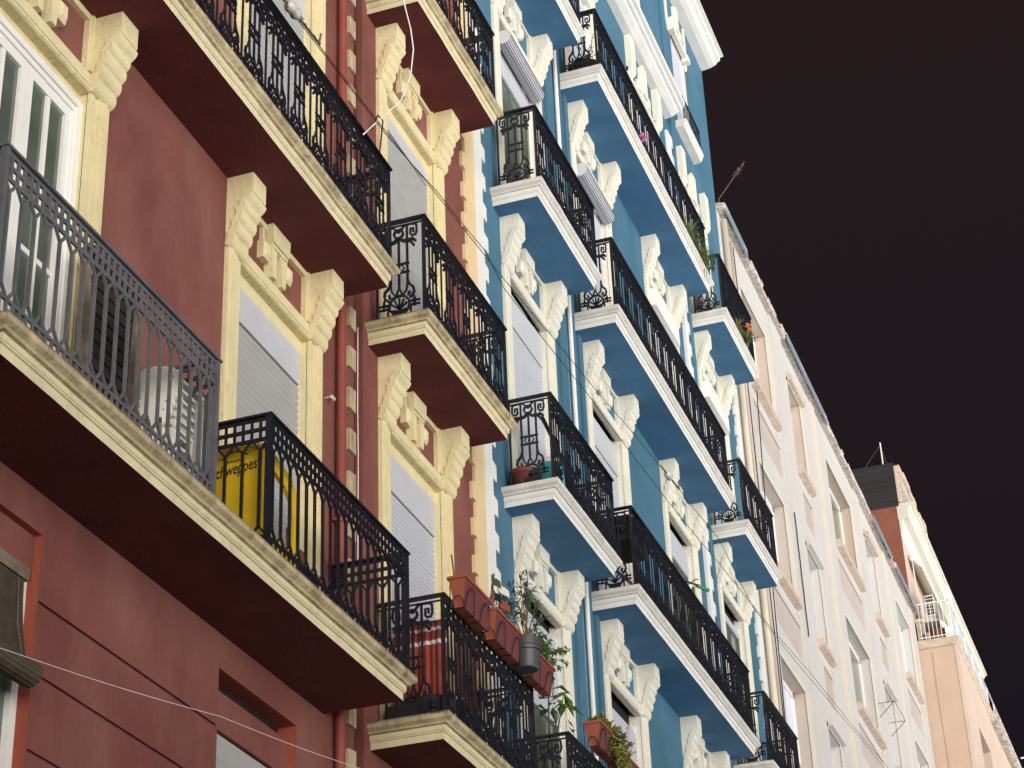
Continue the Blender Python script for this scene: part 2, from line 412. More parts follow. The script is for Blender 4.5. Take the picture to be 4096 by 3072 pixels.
def corbel(parent, x0, x1, z, m, name='corbel'):
    mb = MB()
    core = scallop(.03)
    mb.extr([(y, z+h-.003) for (y, h) in core], 'x', x0+.004, x1-.004)
    out_ = [p for p in scallop(0) if p[1] < -.184 and p[0] < 0]
    inn = [p for p in scallop(.055) if p[1] < -.15 and p[0] < 0]
    band = [(max(y, -.2235), h-.008) for (y, h) in out_]+[(y, h-.004) for (y, h) in reversed(inn[1:])]
    a, b = x0-.011, x1+.011
    for x, rev in ((a, True), (b, False)):
        f = [(x, y, z+h) for (y, h) in band]
        mb.face(f[::-1] if rev else f)
    for poly, sm in ((band[:len(out_)], True), (band[len(out_)-1:]+band[:1], False)):
        n = len(poly)
        mb.smooth = sm
        mb.raw([(a, y, z+h) for (y, h) in poly]+[(b, y, z+h) for (y, h) in poly], [(i, i+1, n+i+1, n+i) for i in range(n-1)])
    mb.smooth = False
    return mb.build(name, m, parent)

def surround(parent, xl, w, z0, zf, cm, wallm, head=.64):
    """moulded door case under a slab: pilasters, corbels, carved panel, lintel"""
    pw = .235
    mb = MB()
    for side in (0, 1):
        a = xl if side == 0 else xl+w-pw
        b = a+pw
        o0, o1 = (a, a+.14) if side == 0 else (b-.14, b)
        i0, i1 = (a+.14, b) if side == 0 else (a, b-.14)
        mb.box(o0, o1, -.036, .005, zf, z0-.62)
        mb.box(o0+.045, o1-.045, -.046, -.03, zf, z0-.63)
        mb.box(i0, i1, -.022, .005, zf, z0-.62)
        mb.box(i0+.02, i0+.05, -.028, -.018, zf, z0-.63)
    s = mb.build('window_surround', cm, parent)
    corbel(s, xl, xl+pw, z0, cm); corbel(s, xl+w-pw, xl+w, z0, cm)
    a, b = xl+pw, xl+w-pw
    # lintel beam with a notched roll below
    lb = MB()
    lb.box(a, b, -.020, .1, z0-.596, z0-.505)
    lb.box(a, b, .004, .1, z0-.499, z0-.478); lb.box(a, b, .010, .1, z0-.505, z0-.499)
    lb.box(a, b, -.004, .1, z0-.606, z0-.596)
    n = 6
    for i in range(n):
        x0 = a+(b-a)*i/n; x1 = a+(b-a)*(i+1)/n
        lb.extr([(.06, z0-.655), (-.014, z0-.655), (-.030, z0-.646), (-.036, z0-.632), (-.030, z0-.618), (-.014, z0-.609), (.06, z0-.609)], 'x', x0+.008, x1-.008)
    lb.box(a, b, -.006, .06, z0-.648, z0-.613)
    lb.build('lintel', cm, s)
    # carved ornament in the panel
    k = MB()
    cx = (a+b)/2
    # frame strips at the panel edges
    for (p, q, y) in ((a, a+.03, -.02), (a+.03, a+.055, -.006), (b-.03, b, -.02), (b-.055, b-.03, -.006)):
        k.box(p, q, y, .036, z0-.478, z0-.002)
    k.box(a+.055, b-.055, -.004, .036, z0-.055, z0-.002)
    # keystone: head block and two legs with an arch between
    k.extr([(cx-.165, z0-.0), (cx+.165, z0-.0), (cx+.15, z0-.165), (cx-.15, z0-.165)], 'y', -.062, .036)
    k.extr([(cx-.15, z0-.165), (cx+.15, z0-.165), (cx+.142, z0-.20), (cx+.06, z0-.21), (cx+.03, z0-.195), (cx-.03, z0-.195), (cx-.06, z0-.21), (cx-.142, z0-.20)], 'y', -.045, .036)
    k.extr([(cx+.05, z0-.20), (cx+.142, z0-.195), (cx+.115, z0-.478), (cx+.05, z0-.478)], 'y', -.045, .036)
    k.extr([(cx-.05, z0-.20), (cx-.142, z0-.195), (cx-.115, z0-.478), (cx-.05, z0-.478)], 'y', -.045, .036)
    k.extr([(cx-.05, z0-.20), (cx+.05, z0-.20), (cx+.05, z0-.23), (cx+.03, z0-.207), (cx-.03, z0-.207), (cx-.05, z0-.23)], 'y', -.03, .036)
    for sg in (-1, 1):
        p = cx+sg*.235
        # small chamfered block hung beside each leg
        p = cx+sg*.205
        k.box(p-.05, p+.05, -.022, .036, z0-.36, z0-.20)
        k.raw([(p-.05, -.022, z0-.36), (p+.05, -.022, z0-.36), (p+.05, -.022, z0-.20), (p-.05, -.022, z0-.20), (p-.028, -.05, z0-.325), (p+.028, -.05, z0-.325), (p+.028, -.05, z0-.235), (p-.028, -.05, z0-.235)],
              [(4, 5, 6, 7), (0, 1, 5, 4), (1, 2, 6, 5), (2, 3, 7, 6), (3, 0, 4, 7)])
        k.box(p-.016, p+.016, .002, .036, z0-.20, z0-.055)
    k.build('ornament', cm, s)
    pb = MB()
    pb.box(a, b, .036, .06, z0-.50, z0-.001)
    pb.build('panel', wallm, s)
    return s

def slats(mb, xa, xb, z0, z1, y, pitch=.052, dp=.011):
    n = max(1, int((z1-z0)/pitch)); p = (z1-z0)/n
    poly = [(y+.03, z0)]
    for i in range(n):
        b = z0+i*p
        poly += [(y+.004, b+.002), (y-dp*.5, b+p*.2), (y-dp, b+p*.5), (y-dp*.6, b+p*.85), (y+.004, b+p*.96)]
    poly += [(y+.03, z1)]
    mb.extr(poly, 'x', xa, xb)

def shutter_window(parent, xl, w, z0, zf, cm, m_sh, top_box=.26, drop=0.0, gap=0.0, roll=False, hood=False, pitch=.052, open_to=None):
    a, b = xl+.235, xl+w-.235
    top = z0-.655
    if not gap:
        f = MB(); f.box(a, b, .052, .12, top-.125, top)                  # plain cream head above the box
        f.build('window_head', cm, parent)
    w_ = MB()
    w_.box(a, a+.036, .068, .11, zf, top-.125); w_.box(b-.036, b, .068, .11, zf, top-.125)
    zb = top-(gap if gap else .125)
    fr = w_.build('window', M['frame'], parent)
    if top_box:
        x_ = MB(); x_.box(a+.03, b-.03, .05, .1, zb-top_box, zb); x_.build('shutter_box', M['boxw'], fr)
    s = MB()
    zt = zb-top_box-.012
    zlow = open_to if open_to else zf
    slats(s, a+.03, b-.03, zlow, zt, .064, pitch)
    s.build('roller_shutter', m_sh, fr)
    if open_to:
        g = MB(); g.box(a+.1, b-.1, .1, .115, zf, zlow); g.box(a+.03, a+.1, .07, .12, zf, zlow); g.box(b-.1, b-.03, .07, .12, zf, zlow)
        g.box((a+b)/2-.05, (a+b)/2+.05, .075, .12, zf, zlow)
        g.build('glass', M['glass'], fr)
    if roll:
        r = MB(); q_ = MB()
        r.lathe([(.0, 0), (.10, 0), (.10, b-a-.04), (.0, b-a-.04)], (a+.02, -.055, zb-top_box+.02), 22, 'x')
        for i in range(11):                                              # slat edges of the rolled blind
            t = 2*math.pi*i/22+math.pi*.55
            q_.box(a+.018, b-.018, -.055+.101*math.cos(t)-.003, -.055+.101*math.cos(t)+.003, zb-top_box+.02+.101*math.sin(t)-.003, zb-top_box+.02+.101*math.sin(t)+.003)
        rb = r.build('rolled_blind', m_sh, fr); q_.build('slat_line', M['slatline'], rb)
    if hood:
        h = MB(); h.box(a-.02, b+.02, -.1, .06, zb-.30, zb-.02)
        h.build('shutter_box', M['frame'], fr)
    return fr

# ornate cast iron motif in (u, z); h = rail height
def motif_lines(h):
    T = []                                                                # polylines (u,z), radius
    for u in (-.082, 0, .082):
        T.append(([(u, .30 if u == 0 else .36), (u, h-.20)], .0095))
    for s in (-1, 1):
        T.append(([(0, .31), (s*.012, .30), (s*.03, .24)], .008))
        T.append(([(s*.082, .37), (s*.07, .29), (s*.03, .24)], .008))
        T.append(([(s*.082, .40), (s*.10, .345), (s*.135, .31), (s*.145, .26), (s*.12, .215), (s*.09, .235), (s*.10, .27)], .011))
        T.append(([(s*.10, .20), (s*.14, .235), (s*.15, .19), (s*.12, .15)], .010))
        # horizontal key beside the rosette
        T.append(([(s*.095, .165), (s*.20, .165)], .008))
        T.append(([(s*.095, .125), (s*.20, .125)], .008))
        T.append(([(s*.15, .185), (s*.15, .11)], .008))
        T.append(([(s*.06, .06), (s*.06, .02)], .008)); T.append(([(s*.11, .12), (s*.11, .02)], .008))
        # squared spirals under the rail
        T.append(([(s*.045, h-.06), (s*.13, h-.06), (s*.175, h-.075), (s*.178, h-.15), (s*.165, h-.185), (s*.125, h-.185), (s*.115, h-.165), (s*.118, h-.11), (s*.145, h-.11), (s*.145, h-.155)], .009))
        T.append(([(s*.082, h-.06), (s*.082, h-.22)], .009))
        T.append(([(0, h-.13), (s*.035, h-.09), (s*.06, h-.06)], .009))
        # leaf swag
        T.append(([(0, h-.19), (s*.04, h-.225), (s*.09, h-.235), (s*.14, h-.225), (s*.165, h-.255)], .014))
        T.append(([(s*.10, h-.23), (s*.13, h-.27), (s*.15, h-.30)], .012))
        T.append(([(s*.03, .50), (s*.055, .53), (s*.03, .56)], .006))
    c = [(.098*math.cos(2*math.pi*i/14), .145+.098*math.sin(2*math.pi*i/14)) for i in range(15)]
    T.append((c, .010))
    c = [(.045*math.cos(2*math.pi*i/10), h-.145+.045*math.sin(2*math.pi*i/10)) for i in range(11)]
    T.append((c, .010))
    for a in (-62, -31, 0, 31, 62):
        t = R(a)
        T.append(([(0, .105), (.055*math.sin(t), .105+.055*math.cos(t)+.01), (.085*math.sin(t), .12+.095*math.cos(t))], .008))
    T.append(([(-.07, .085), (0, .075), (.07, .085)], .014))
    for z in (.485, .575):
        T.append(([(-.10, z), (.10, z)], .009))
    return T
def add_motif(mb, org, udir, h, th=1.0, simple=False):
    ux, uy = udir
    for pts, r in motif_lines(h):
        mb.tube([(org[0]+ux*u, org[1]+uy*u, org[2]+z) for u, z in pts], r*th*1.45, 4, caps=True)

def handrail(parent, xa, xb, y, zt, left=True, right=True, yw=0.0, m=None):
    mb = MB()
    mb.box(xa-.03, xb+.03, y-.03, y+.03, zt-.018, zt)
    if left: mb.box(xa-.03, xa+.03, y+.03, yw, zt-.018, zt)
    if right: mb.box(xb-.03, xb+.03, y+.03, yw, zt-.018, zt)
    return mb.build('handrail', m or M['iron'], parent)
def ornate_railing(parent, xa, xb, y, zb, h, ml=True, mr_=True, pitch=.40, screen=False):
    m = M['iron']
    zt = zb+h
    p = MB()                                                             # posts and bottom rail
    for x in (xa, xb): p.box(x-.014, x+.014, y-.014, y+.014, zb-.02, zt-.018)
    p.box(xa, xb, y-.01, y+.01, zb+.012, zb+.030)
    p.box(xa, xb, y-.008, y+.008, zt-.062, zt-.050)
    for x, ok in ((xa, ml), (xb, mr_)):
        if ok:
            p.box(x-.01, x+.01, y+.014, 0, zb+.012, zb+.030); p.box(x-.008, x+.008, y+.014, 0, zt-.062, zt-.050)
            p.box(x-.01, x+.01, -.10, -.08, zb-.02, zt-.018)
    rl = p.build('railing', m, parent)
    handrail(rl, xa, xb, y, zt, ml, mr_)
    n = max(3, round((xb-xa)/pitch))
    f = MB()
    for i in range(n):
        cx = xa+(xb-xa)*(i+.5)/n
        add_motif(f, (cx, y, zb), (1, 0), h, .80)
        if i: 
            e = xa+(xb-xa)*i/n
            f.box(e-.007, e+.007, y-.007, y+.007, zb, zt-.05)
    f.build('front_panel', m, rl)
    for x, ok in ((xa, ml), (xb, mr_)):
        if ok:
            e = MB(); add_motif(e, (x, y*.5-.03, zb), (0, 1), h); e.build('end_panel', m, rl)
    if screen:
        s = MB(); s.box(xa+.02, xb-.02, y+.02, y+.024, zb+.02, zt-.03); s.build('screen', M['cloth_k'], rl)
    return rl
def lattice(mb, P, L, z0, z1, rows, n, t=.013):
    """square lattice along P(u) -> (x,y)"""
    for i in range(rows+1):
        z = z0+(z1-z0)*i/rows
        a, b = P(0), P(L)
        mb.box(min(a[0], b[0])-.007, max(a[0], b[0])+.007, min(a[1], b[1])-.007, max(a[1], b[1])+.007, z-t*.5, z+t*.5)
    for i in range(n+1):
        q = P(L*i/n)
        mb.box(q[0]-t*.5, q[0]+t*.5, q[1]-.0055, q[1]+.0055, z0, z1)
def plain_railing(parent, xa, xb, y, zb, h, m, label=None):
    """flat bars ending in forks, a lattice band on top and a short-bar band below"""
    zt = zb+h
    p = MB()
    for x in (xa, xb):
        p.box(x-.02, x+.02, y-.02, y+.02, zb-.03, zt-.018)
        p.box(x-.012, x+.012, -.07, -.045, zb-.03, zt-.018)
    n = round((xb-xa)/.137)
    segs = [((lambda u: (xa+u, y)), xb-xa, n*2), ((lambda u: (xa, y+u)), -y, 10), ((lambda u: (xb, y+u)), -y, 10)]
    for P, L, k in segs:
        lattice(p, P, L, zt-.19, zt-.03, 2, k, .028)
        lattice(p, P, L, zb+.02, zb+.13, 1, k, .024)
    rl = p.build('railing', m, parent, label)
    handrail(rl, xa, xb, y, zt, True, True, m=m)
    first = None
    for P, L, k in segs:
        nb = k//2
        for i in range(nb):
            u = L*(i+.5)/nb; half = L/nb/2
            q = P(u); dx = (P(u+.1)[0]-q[0])*10; dy = (P(u+.1)[1]-q[1])*10
            b = MB()
            b.tube([(q[0], q[1], zb+.21), (q[0], q[1], zt-.27)], .0135, 4)
            for s in (-1, 1):
                b.tube([(q[0], q[1], zb+.215), (q[0]+s*half*dx*.92, q[1]+s*half*dy*.92, zb+.135)], .0115, 4)
                b.tube([(q[0], q[1], zt-.275), (q[0]+s*half*dx*.92, q[1]+s*half*dy*.92, zt-.195)], .0115, 4)
            b.build('baluster', m, rl)
    return rl
def quoins(parent, xa, xb, z0, z1, m, side, tooth=.10, pitch=.40, y=-.03, phase=0.0, name='quoin', body=True):
    mb = MB()
    if body: mb.box(xa, xb, y, .01, z0, z1)
    z = z0+phase
    rnd = random.Random(int(xa*10))
    while z < z1:
        t = tooth*rnd.uniform(.85, 1.1)
        hh = pitch*.52
        if side in ('l', 'b'): mb.extr([(xa-t, z), (xa, z), (xa, z+hh), (xa-t, z+hh-.02)], 'y', y-.004, .012)
        if side in ('r', 'b'): mb.extr([(xb, z), (xb+t, z), (xb+t, z+hh-.02), (xb, z+hh)], 'y', y-.004, .012)
        z += pitch
    return mb.build(name, m, parent)

# ------------------------------------------------------------------ the street itself
g = MB(); g.box(-60, 110, -9.0, -1.9, -.14, 0.0)
o = g.build('road', M['asphalt']); o['kind'] = 'structure'
g = MB(); g.box(-60, 110, -1.9, 8, -.15, 0.12); g.box(-60, 110, -24, -9.0, -.15, 0.12)  # far strip is unseen, its width set to block glow from low floors
o = g.build('pavement', M['paving']); o['kind'] = 'structure'

# ------------------------------------------------------------------ red building
def zf_of(z0): return z0-3.766+TH
RB = thing('apartment_building', 'dark red apartment building with yellow cream mouldings and black iron balconies', 'building', (3, 0, 0))
holes = [(8.43, 9.69, 3.2, 6.987, .17, 1, 2), (12.024, 13.287, 3.2, 6.987, .15, 1, 2), (14.36, 14.56, .3, 25.9, .10, 0, 3)]
WIN_R = [(8.30, 1.74, L2), (11.88, 1.75, L2), (11.88, 1.75, L3), (8.30, 1.74, L3), (14.90, 1.75, L2), (14.90, 1.75, L3), (14.90, 1.75, L4)]
for xl, w, z0 in WIN_R: holes.append((xl+.235, xl+w-.235, zf_of(z0), z0, .14, 4, 2))
for z in (6.551, 6.110, 5.645, 5.19): holes.append((9.705, 12.01, z-.02, z+.02, .022, 0, 0))
def gw(mb, x0, x1, z0, z1, hs):
    for h in hs: pass
    xs = sorted({x0, x1, *[h[0] for h in hs], *[h[1] for h in hs]}); zs = sorted({z0, z1, *[h[2] for h in hs], *[h[3] for h in hs]})
    xs = [v for v in xs if x0 <= v <= x1]; zs = [v for v in zs if z0 <= v <= z1]
    mb.mi = 0
    for j in range(len(zs)-1):
        run = None
        for i in range(len(xs)-1):
            cx = (xs[i]+xs[i+1])/2; cz = (zs[j]+zs[j+1])/2
            solid = not any(h[0] < cx < h[1] and h[2] < cz < h[3] for h in hs)
            if solid: mb.face([(xs[i], 0, zs[j]), (xs[i+1], 0, zs[j]), (xs[i+1], 0, zs[j+1]), (xs[i], 0, zs[j+1])])
    for a, b, c, d, dp, rm, bm in hs:
        mb.mi = rm
        mb.face([(a, 0, c), (a, dp, c), (a, dp, d), (a, 0, d)]); mb.face([(b, 0, c), (b, 0, d), (b, dp, d), (b, dp, c)])
        mb.face([(a, 0, d), (a, dp, d), (b, dp, d), (b, 0, d)]); mb.face([(a, 0, c), (b, 0, c), (b, dp, c), (a, dp, c)])
        mb.mi = bm
        mb.face([(a, dp, c), (b, dp, c), (b, dp, d), (a, dp, d)])
    mb.mi = 0
wl = MB(); gw(wl, 3, 17.62, 0, 26, holes); shell(wl, 3, 17.62, 0, 9, 0, 26)
wl.build('wall', [M['red'], M['red_side'], M['dark'], M['conduit'], M['cream']], RB)
for xl, w, z0 in WIN_R: surround(RB, xl, w, z0, zf_of(z0), M['cream'], M['red'])
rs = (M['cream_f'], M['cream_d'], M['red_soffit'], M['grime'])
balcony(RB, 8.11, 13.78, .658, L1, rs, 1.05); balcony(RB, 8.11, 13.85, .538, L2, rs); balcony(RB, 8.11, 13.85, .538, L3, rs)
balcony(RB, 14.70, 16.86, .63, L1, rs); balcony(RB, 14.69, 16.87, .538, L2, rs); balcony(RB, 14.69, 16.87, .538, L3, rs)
zb1 = L1+TH
plain_railing(RB, 7.98, 10.56, -.66, zb1, 1.06, M['iron_grey'], 'grey painted railing of flat bars with forked ends')
plain_railing(RB, 11.37, 13.86, -.66, zb1, 1.06, M['iron'], 'black painted railing of flat bars with forked ends')
ornate_railing(RB, 8.12, 13.86, -.545, L2+TH, 1.03)
ornate_railing(RB, 14.82, 17.08, -.60, zb1, 1.10)
ornate_railing(RB, 14.69, 16.87, -.545, L2+TH, 1.05)
ornate_railing(RB, 14.69, 16.87, -.545, L3+TH, 1.03)
# the white casement door on the left
xl, w, z0 = 8.30, 1.74, L2
a, b, zf = xl+.235, xl+w-.235, zf_of(z0)
f = MB(); f.box(a, b, .06, .13, z0-.74, z0-.645); f.build('window_head', M['cream'], RB)
f = MB()
zt = z0-.74
f.box(a, a+.055, .03, .12, zf, zt); f.box(b-.055, b, .03, .12, zf, zt); f.box(a+.055, b-.055, .03, .12, zt-.055, zt)
f.box(a+.055, a+.085, .045, .12, zf, zt-.055); f.box(b-.085, b-.055, .045, .12, zf, zt-.055); f.box(a+.085, b-.085, .046, .12, zt-.10, zt-.055)
c = (a+b)/2
wf = f.build('window', M['frame'], RB)
for p, q in ((a+.085, c-.002), (c+.002, b-.085)):
    s = MB()
    s.box(p, p+.07, .06, .11, zf+.02, zt-.10); s.box(q-.07, q, .06, .11, zf+.02, zt-.10)
    s.box(p+.07, q-.07, .06, .11, zt-.18, zt-.10); s.box(p+.07, q-.07, .06, .11, zf+.02, zf+.5)
    m_ = (p+q)/2; s.box(m_-.02, m_+.02, .065, .105, zf+.5, zt-.18)
    s.box(p+.07, m_-.02, .068, .102, zf+1.35, zf+1.39); s.box(m_+.02, q-.07, .068, .102, zf+1.35, zf+1.39)
    s.build('casement', M['frame'], wf)
    g_ = MB(); g_.box(p+.07, q-.07, .085, .09, zf+.5, zt-.18); g_.build('glass', M['glass'], wf)
shutter_window(RB, 11.88, 1.75, L2, zf_of(L2), M['cream'], M['shutter_g'], .30, pitch=.062)
shutter_window(RB, 11.88, 1.75, L3, zf_of(L3), M['cream'], M['shutter_g'], .28)
shutter_window(RB, 8.30, 1.74, L3, zf_of(L3), M['cream'], M['shutter_g'], .28)
shutter_window(RB, 14.90, 1.75, L2, zf_of(L2), M['cream'], M['shutter'], .36)
shutter_window(RB, 14.90, 1.75, L3, zf_of(L3), M['cream'], M['shutter_g'], .16, pitch=.04)
shutter_window(RB, 14.90, 1.75, L4, zf_of(L4), M['cream'], M['shutter_g'], .2)
# downpipe in the corner, with clamps, and the bundle of painted conduits
p = MB(); p.smooth = True
p.tube([(13.965, -.055, z) for z in (.2, 8, 16, 25.8)], .040, 16)
p.smooth = False
for z in (5.2, 8.95, 12.6, 16.2):
    p.lathe([(.041, -.02), (.048, -.015), (.048, .015), (.041, .02)], (13.965, -.055, z), 16); p.box(13.90, 13.94, -.06, 0, z-.012, z+.012); p.box(13.99, 14.04, -.06, 0, z-.012, z+.012)
p.build('downpipe', M['red_pipe'], RB)
p = MB(); p.smooth = True
rn = random.Random(3)
for i in range(4):
    x = 14.40+i*.036
    p.tube([(x+rn.uniform(-.006, .006), .06+rn.uniform(-.02, .02), z) for z in [k*.9+.4 for k in range(28)]], .016, 6)
p.build('conduit', M['conduit'], RB)
qb = MB()
z = .42
while z < 25.6:
    qb.extr([(14.20, z), (14.34, z), (14.34, z+.215), (14.20, z+.20)], 'y', -.03, .01); z += .405
qb.build('quoin', M['cream_d'], RB)  # darker cream stands in for partial shade beside the downpipe
quoins(RB, 17.33, 17.62, .2, 25.9, M['beige'], 'l', .10, .40, -.03, .05)
# lower floor openings
f = MB(); f.box(12.024, 13.287, .07, .15, 6.60, 6.88); f.build('transom', M['red'], RB)
f = MB(); f.box(12.03, 13.28, .10, .15, 3.2, 6.59); wf = f.build('window', M['shutter_g'], RB)
s = MB(); slats(s, 12.1, 13.2, 3.2, 6.45, .10, .05); s.build('roller_shutter', M['shutter_g'], wf)
f = MB(); f.box(8.43, 9.69, .08, .17, 6.62, 6.70); f.box(9.62, 9.69, .08, .17, 3.2, 6.62); f.box(8.43, 8.50, .08, .17, 3.2, 6.62); wf = f.build('window', M['frame'], RB)
g_ = MB(); g_.box(8.5, 9.62, .12, .13, 3.2, 6.62); g_.build('glass', M['glass'], wf)
f = MB(); f.box(8.43, 9.69, .05, .17, 6.70, 6.985); f.build('transom', M['red'], RB)
# little white bracket insulator on the wall
p = MB()
for i in range(3): p.lathe([(.004, -.008), (.018, -.006), (.018, .006), (.004, .008)], (13.80-.02*i, -.06, 10.0), 10, 'x')
p.box(13.75, 13.81, -.062, 0, 9.995, 10.005)
p.build('wall_insulator', M['glassins'], RB)

# ------------------------------------------------------------------ blue building
BB = thing('apartment_building', 'blue apartment building with white mouldings, scalloped corbels and black iron balconies', 'building', (17.62, 0, 0))
WIN_B = []
for xl, w in ((18.51, 1.78), (21.55, 1.76), (25.06, 1.76), (28.07, 1.80)):
    for z0 in (L2, L3, L4): WIN_B.append((xl, w, z0))
holes = [(xl+.235, xl+w-.235, zf_of(z0), z0, .14, 1, 2) for xl, w, z0 in WIN_B]
for xl, w in ((18.51, 1.78), (21.55, 1.76), (25.06, 1.76), (28.07, 1.5)):
    holes.append((xl+.235, xl+w-.235, zf_of(22.28), 21.35, .14, 1, 2))
    holes.append((xl+.34, xl+1.27, 22.84, 24.90, .10, 1, 2))
holes.append((21.22, 21.30, .3, 22.2, .06, 0, 0))
wl = MB(); gw(wl, 17.62, 30.9, 0, 25.9, holes); shell(wl, 17.62, 30.9, 0, 9, 0, 25.9)
wl.build('wall', [M['blue'], M['white'], M['dark']], BB)
for xl, w, z0 in WIN_B: surround(BB, xl, w, z0, zf_of(z0), M['white'], M['blue'])
bs = (M['white_f'], M['white_d'], M['blue_soffit'], M['grime_w'])
for z in (L1, L2, L3, L4):
    balcony(BB, 18.29, 20.42, .538, z, bs); balcony(BB, 21.25, 27.0, .538, z, bs); balcony(BB, 27.93, 30.03, .538, z, bs)
for z in (L1, L2, L3, L4):
    ornate_railing(BB, 18.29, 20.5, -.545, z+TH, 1.04 if z < L4 else 1.0)
    ornate_railing(BB, 21.26, 27.0, -.545, z+TH, 1.04 if z < L4 else 1.0)
    ornate_railing(BB, 27.93, 30.1, -.545, z+TH, 1.06, screen=(z == L4))
for xl, w, z0, kw in (
        (18.51, 1.78, L2, dict(top_box=.0, gap=.15, open_to=9.2)), (18.51, 1.78, L3, dict(top_box=.42, gap=.1, pitch=.045)), (18.51, 1.78, L4, dict(top_box=.0, gap=.34, roll=True, open_to=17.2)),
        (21.55, 1.76, L2, dict(top_box=.0, gap=.2, open_to=9.4)), (21.55, 1.76, L3, dict(top_box=.40, gap=.14)), (21.55, 1.76, L4, dict(top_box=.0, gap=.3, roll=True)),
        (25.06, 1.76, L2, dict(top_box=.2, gap=.2)), (25.06, 1.76, L3, dict(top_box=.0, gap=.12, open_to=13.6)), (25.06, 1.76, L4, dict(top_box=.2, hood=True)),
        (28.07, 1.80, L2, dict(top_box=.0, gap=.2, open_to=9.6)), (28.07, 1.80, L3, dict(top_box=.0, gap=.2, open_to=13.8)), (28.07, 1.80, L4, dict(top_box=.2, hood=True))):
    shutter_window(BB, xl, w, z0, zf_of(z0), M['white'], M['shutter'], **kw)
# top storeys: straight brackets, ornament and lintel, long moulded ledge, cornice
for xl, w in ((18.51, 1.78), (21.55, 1.76), (25.03, 1.75), (28.02, 1.75)):
    zt = 22.295 if xl < 28 else 22.15
    s = MB(); zf = zf_of(22.28)
    for p in (xl, xl+w-.235):
        s.box(p, p+.235, -.03, .005, zf, zt-.62)
        s.box(p+.05, p+.18, -.04, -.02, zf, zt-.64)
    sr = s.build('window_surround', M['white'], BB)
    for p in (xl, xl+w-.235):
        k = MB(); k.extr([(.0, zt), (-.10, zt), (-.10, zt-.60), (-.085, zt-.66), (-.055, zt-.70), (-.02, zt-.71), (0, zt-.71)], 'x', p, p+.235)
        k.box(p+.05, p+.185, -.115, -.09, zt-.58, zt-.04)
        k.build('corbel', M['white'], sr)
    a, b = xl+.235, xl+w-.235; c = (a+b)/2
    k = MB(); k.box(a, b, -.02, .12, zt-.95, zt-.72); k.box(a, b, -.04, .05, zt-.76, zt-.72); k.build('lintel', M['white'], sr)
    k = MB()
    k.extr([(c-.42, zt-.72), (c+.42, zt-.72), (c+.36, zt-.50), (c+.2, zt-.42), (c+.16, zt-.12), (c-.16, zt-.12), (c-.2, zt-.42), (c-.36, zt-.50)], 'y', -.03, .03)
    k.box(c-.11, c+.11, -.075, -.02, zt-.62, zt-.06); k.box(c-.32, c-.2, -.055, -.02, zt-.68, zt-.48); k.box(c+.2, c+.32, -.055, -.02, zt-.68, zt-.48)
    k.build('ornament', M['white'], sr)
    f = MB(); f.box(a, a+.05, .05, .12, zf, zt-.95); f.box(b-.05, b, .05, .12, zf, zt-.95); fr = f.build('window', M['frame'], BB)
    q = MB(); slats(q, a+.05, b-.05, zf, zt-.95, .07); q.build('roller_shutter', M['shutter'], fr)
    # attic window
    a2, b2 = xl+.34, xl+1.27; c2 = (a2+b2)/2
    s = MB()
    s.box(a2-.12, b2+.12, -.085, .02, 24.90, 25.0); s.box(a2-.08, b2+.08, -.05, .02, 25.0, 25.12)
    s.box(a2-.10, a2+.06, -.11, .01, 24.84, 24.96); s.box(b2-.06, b2+.10, -.11, .01, 24.84, 24.96)
    s.extr([(a2-.2, 25.74), (a2-.14, 25.74), (a2-.14, 25.16), (a2-.02, 24.93), (a2-.1, 24.82), (a2-.2, 25.02)], 'y', -.035, .005)
    s.extr([(b2+.2, 25.74), (b2+.14, 25.74), (b2+.14, 25.16), (b2+.02, 24.93), (b2+.1, 24.72), (b2+.2, 25.02)], 'y', -.035, .005)
    sr = s.build('window_surround', M['white'], BB)
    k = MB()
    k.extr([(c2-.38, 25.13), (c2+.38, 25.13), (c2+.3, 25.34), (c2+.12, 25.42), (c2+.12, 25.7), (c2-.12, 25.7), (c2-.12, 25.42), (c2-.3, 25.34)], 'y', -.035, .01)
    k.box(c2-.08, c2+.08, -.07, -.03, 25.2, 25.72); k.box(c2-.3, c2-.18, -.055, -.03, 25.16, 25.34); k.box(c2+.18, c2+.3, -.055, -.03, 25.16, 25.34)
    k.build('ornament', M['white'], sr)
    f = MB(); f.box(a2, a2+.04, .02, .1, 22.84, 24.9); f.box(b2-.04, b2, .02, .1, 22.84, 24.9); fr = f.build('window', M['frame'], BB)
    q = MB(); slats(q, a2+.04, b2-.04, 22.84, 24.88, .04, .05, .006); q.build('roller_shutter', M['shutter'], fr)
def cornice(parent, prof, xa, xb, m, zt, name='cornice'):
    k = MB()
    k.extr(prof+[(prof[-1][0], zt), (.02, zt), (.02, prof[0][1])], 'x', xa, xb)
    return k.build(name, m, parent)
cornice(BB, [(0, 22.30), (-.117, 22.316), (-.226, 22.372), (-.239, 22.405), (-.292, 22.415), (-.305, 22.45), (-.36, 22.46)], 20.9, 27.42, M['white_f'], 22.56, 'ledge')
cornice(BB, [(0, 25.83), (-.165, 25.85), (-.25, 25.88), (-.30, 25.912), (-.307, 25.94), (-.368, 25.963), (-.374, 26.033), (-.44, 26.042)], 17.62, 30.9, M['white_f'], 26.08)
k = MB()
k.extr([(0, 22.66), (-.13, 22.68), (-.15, 22.72), (-.17, 22.76), (-.19, 22.82), (.02, 22.82), (.02, 22.66)], 'x', 28.20, 29.38)
k.build('ledge', M['white_d'], BB)
p = MB()
p.box(28.22, 29.36, -.16, -.14, 23.30, 23.33); p.box(28.22, 29.36, -.155, -.145, 22.88, 22.90)
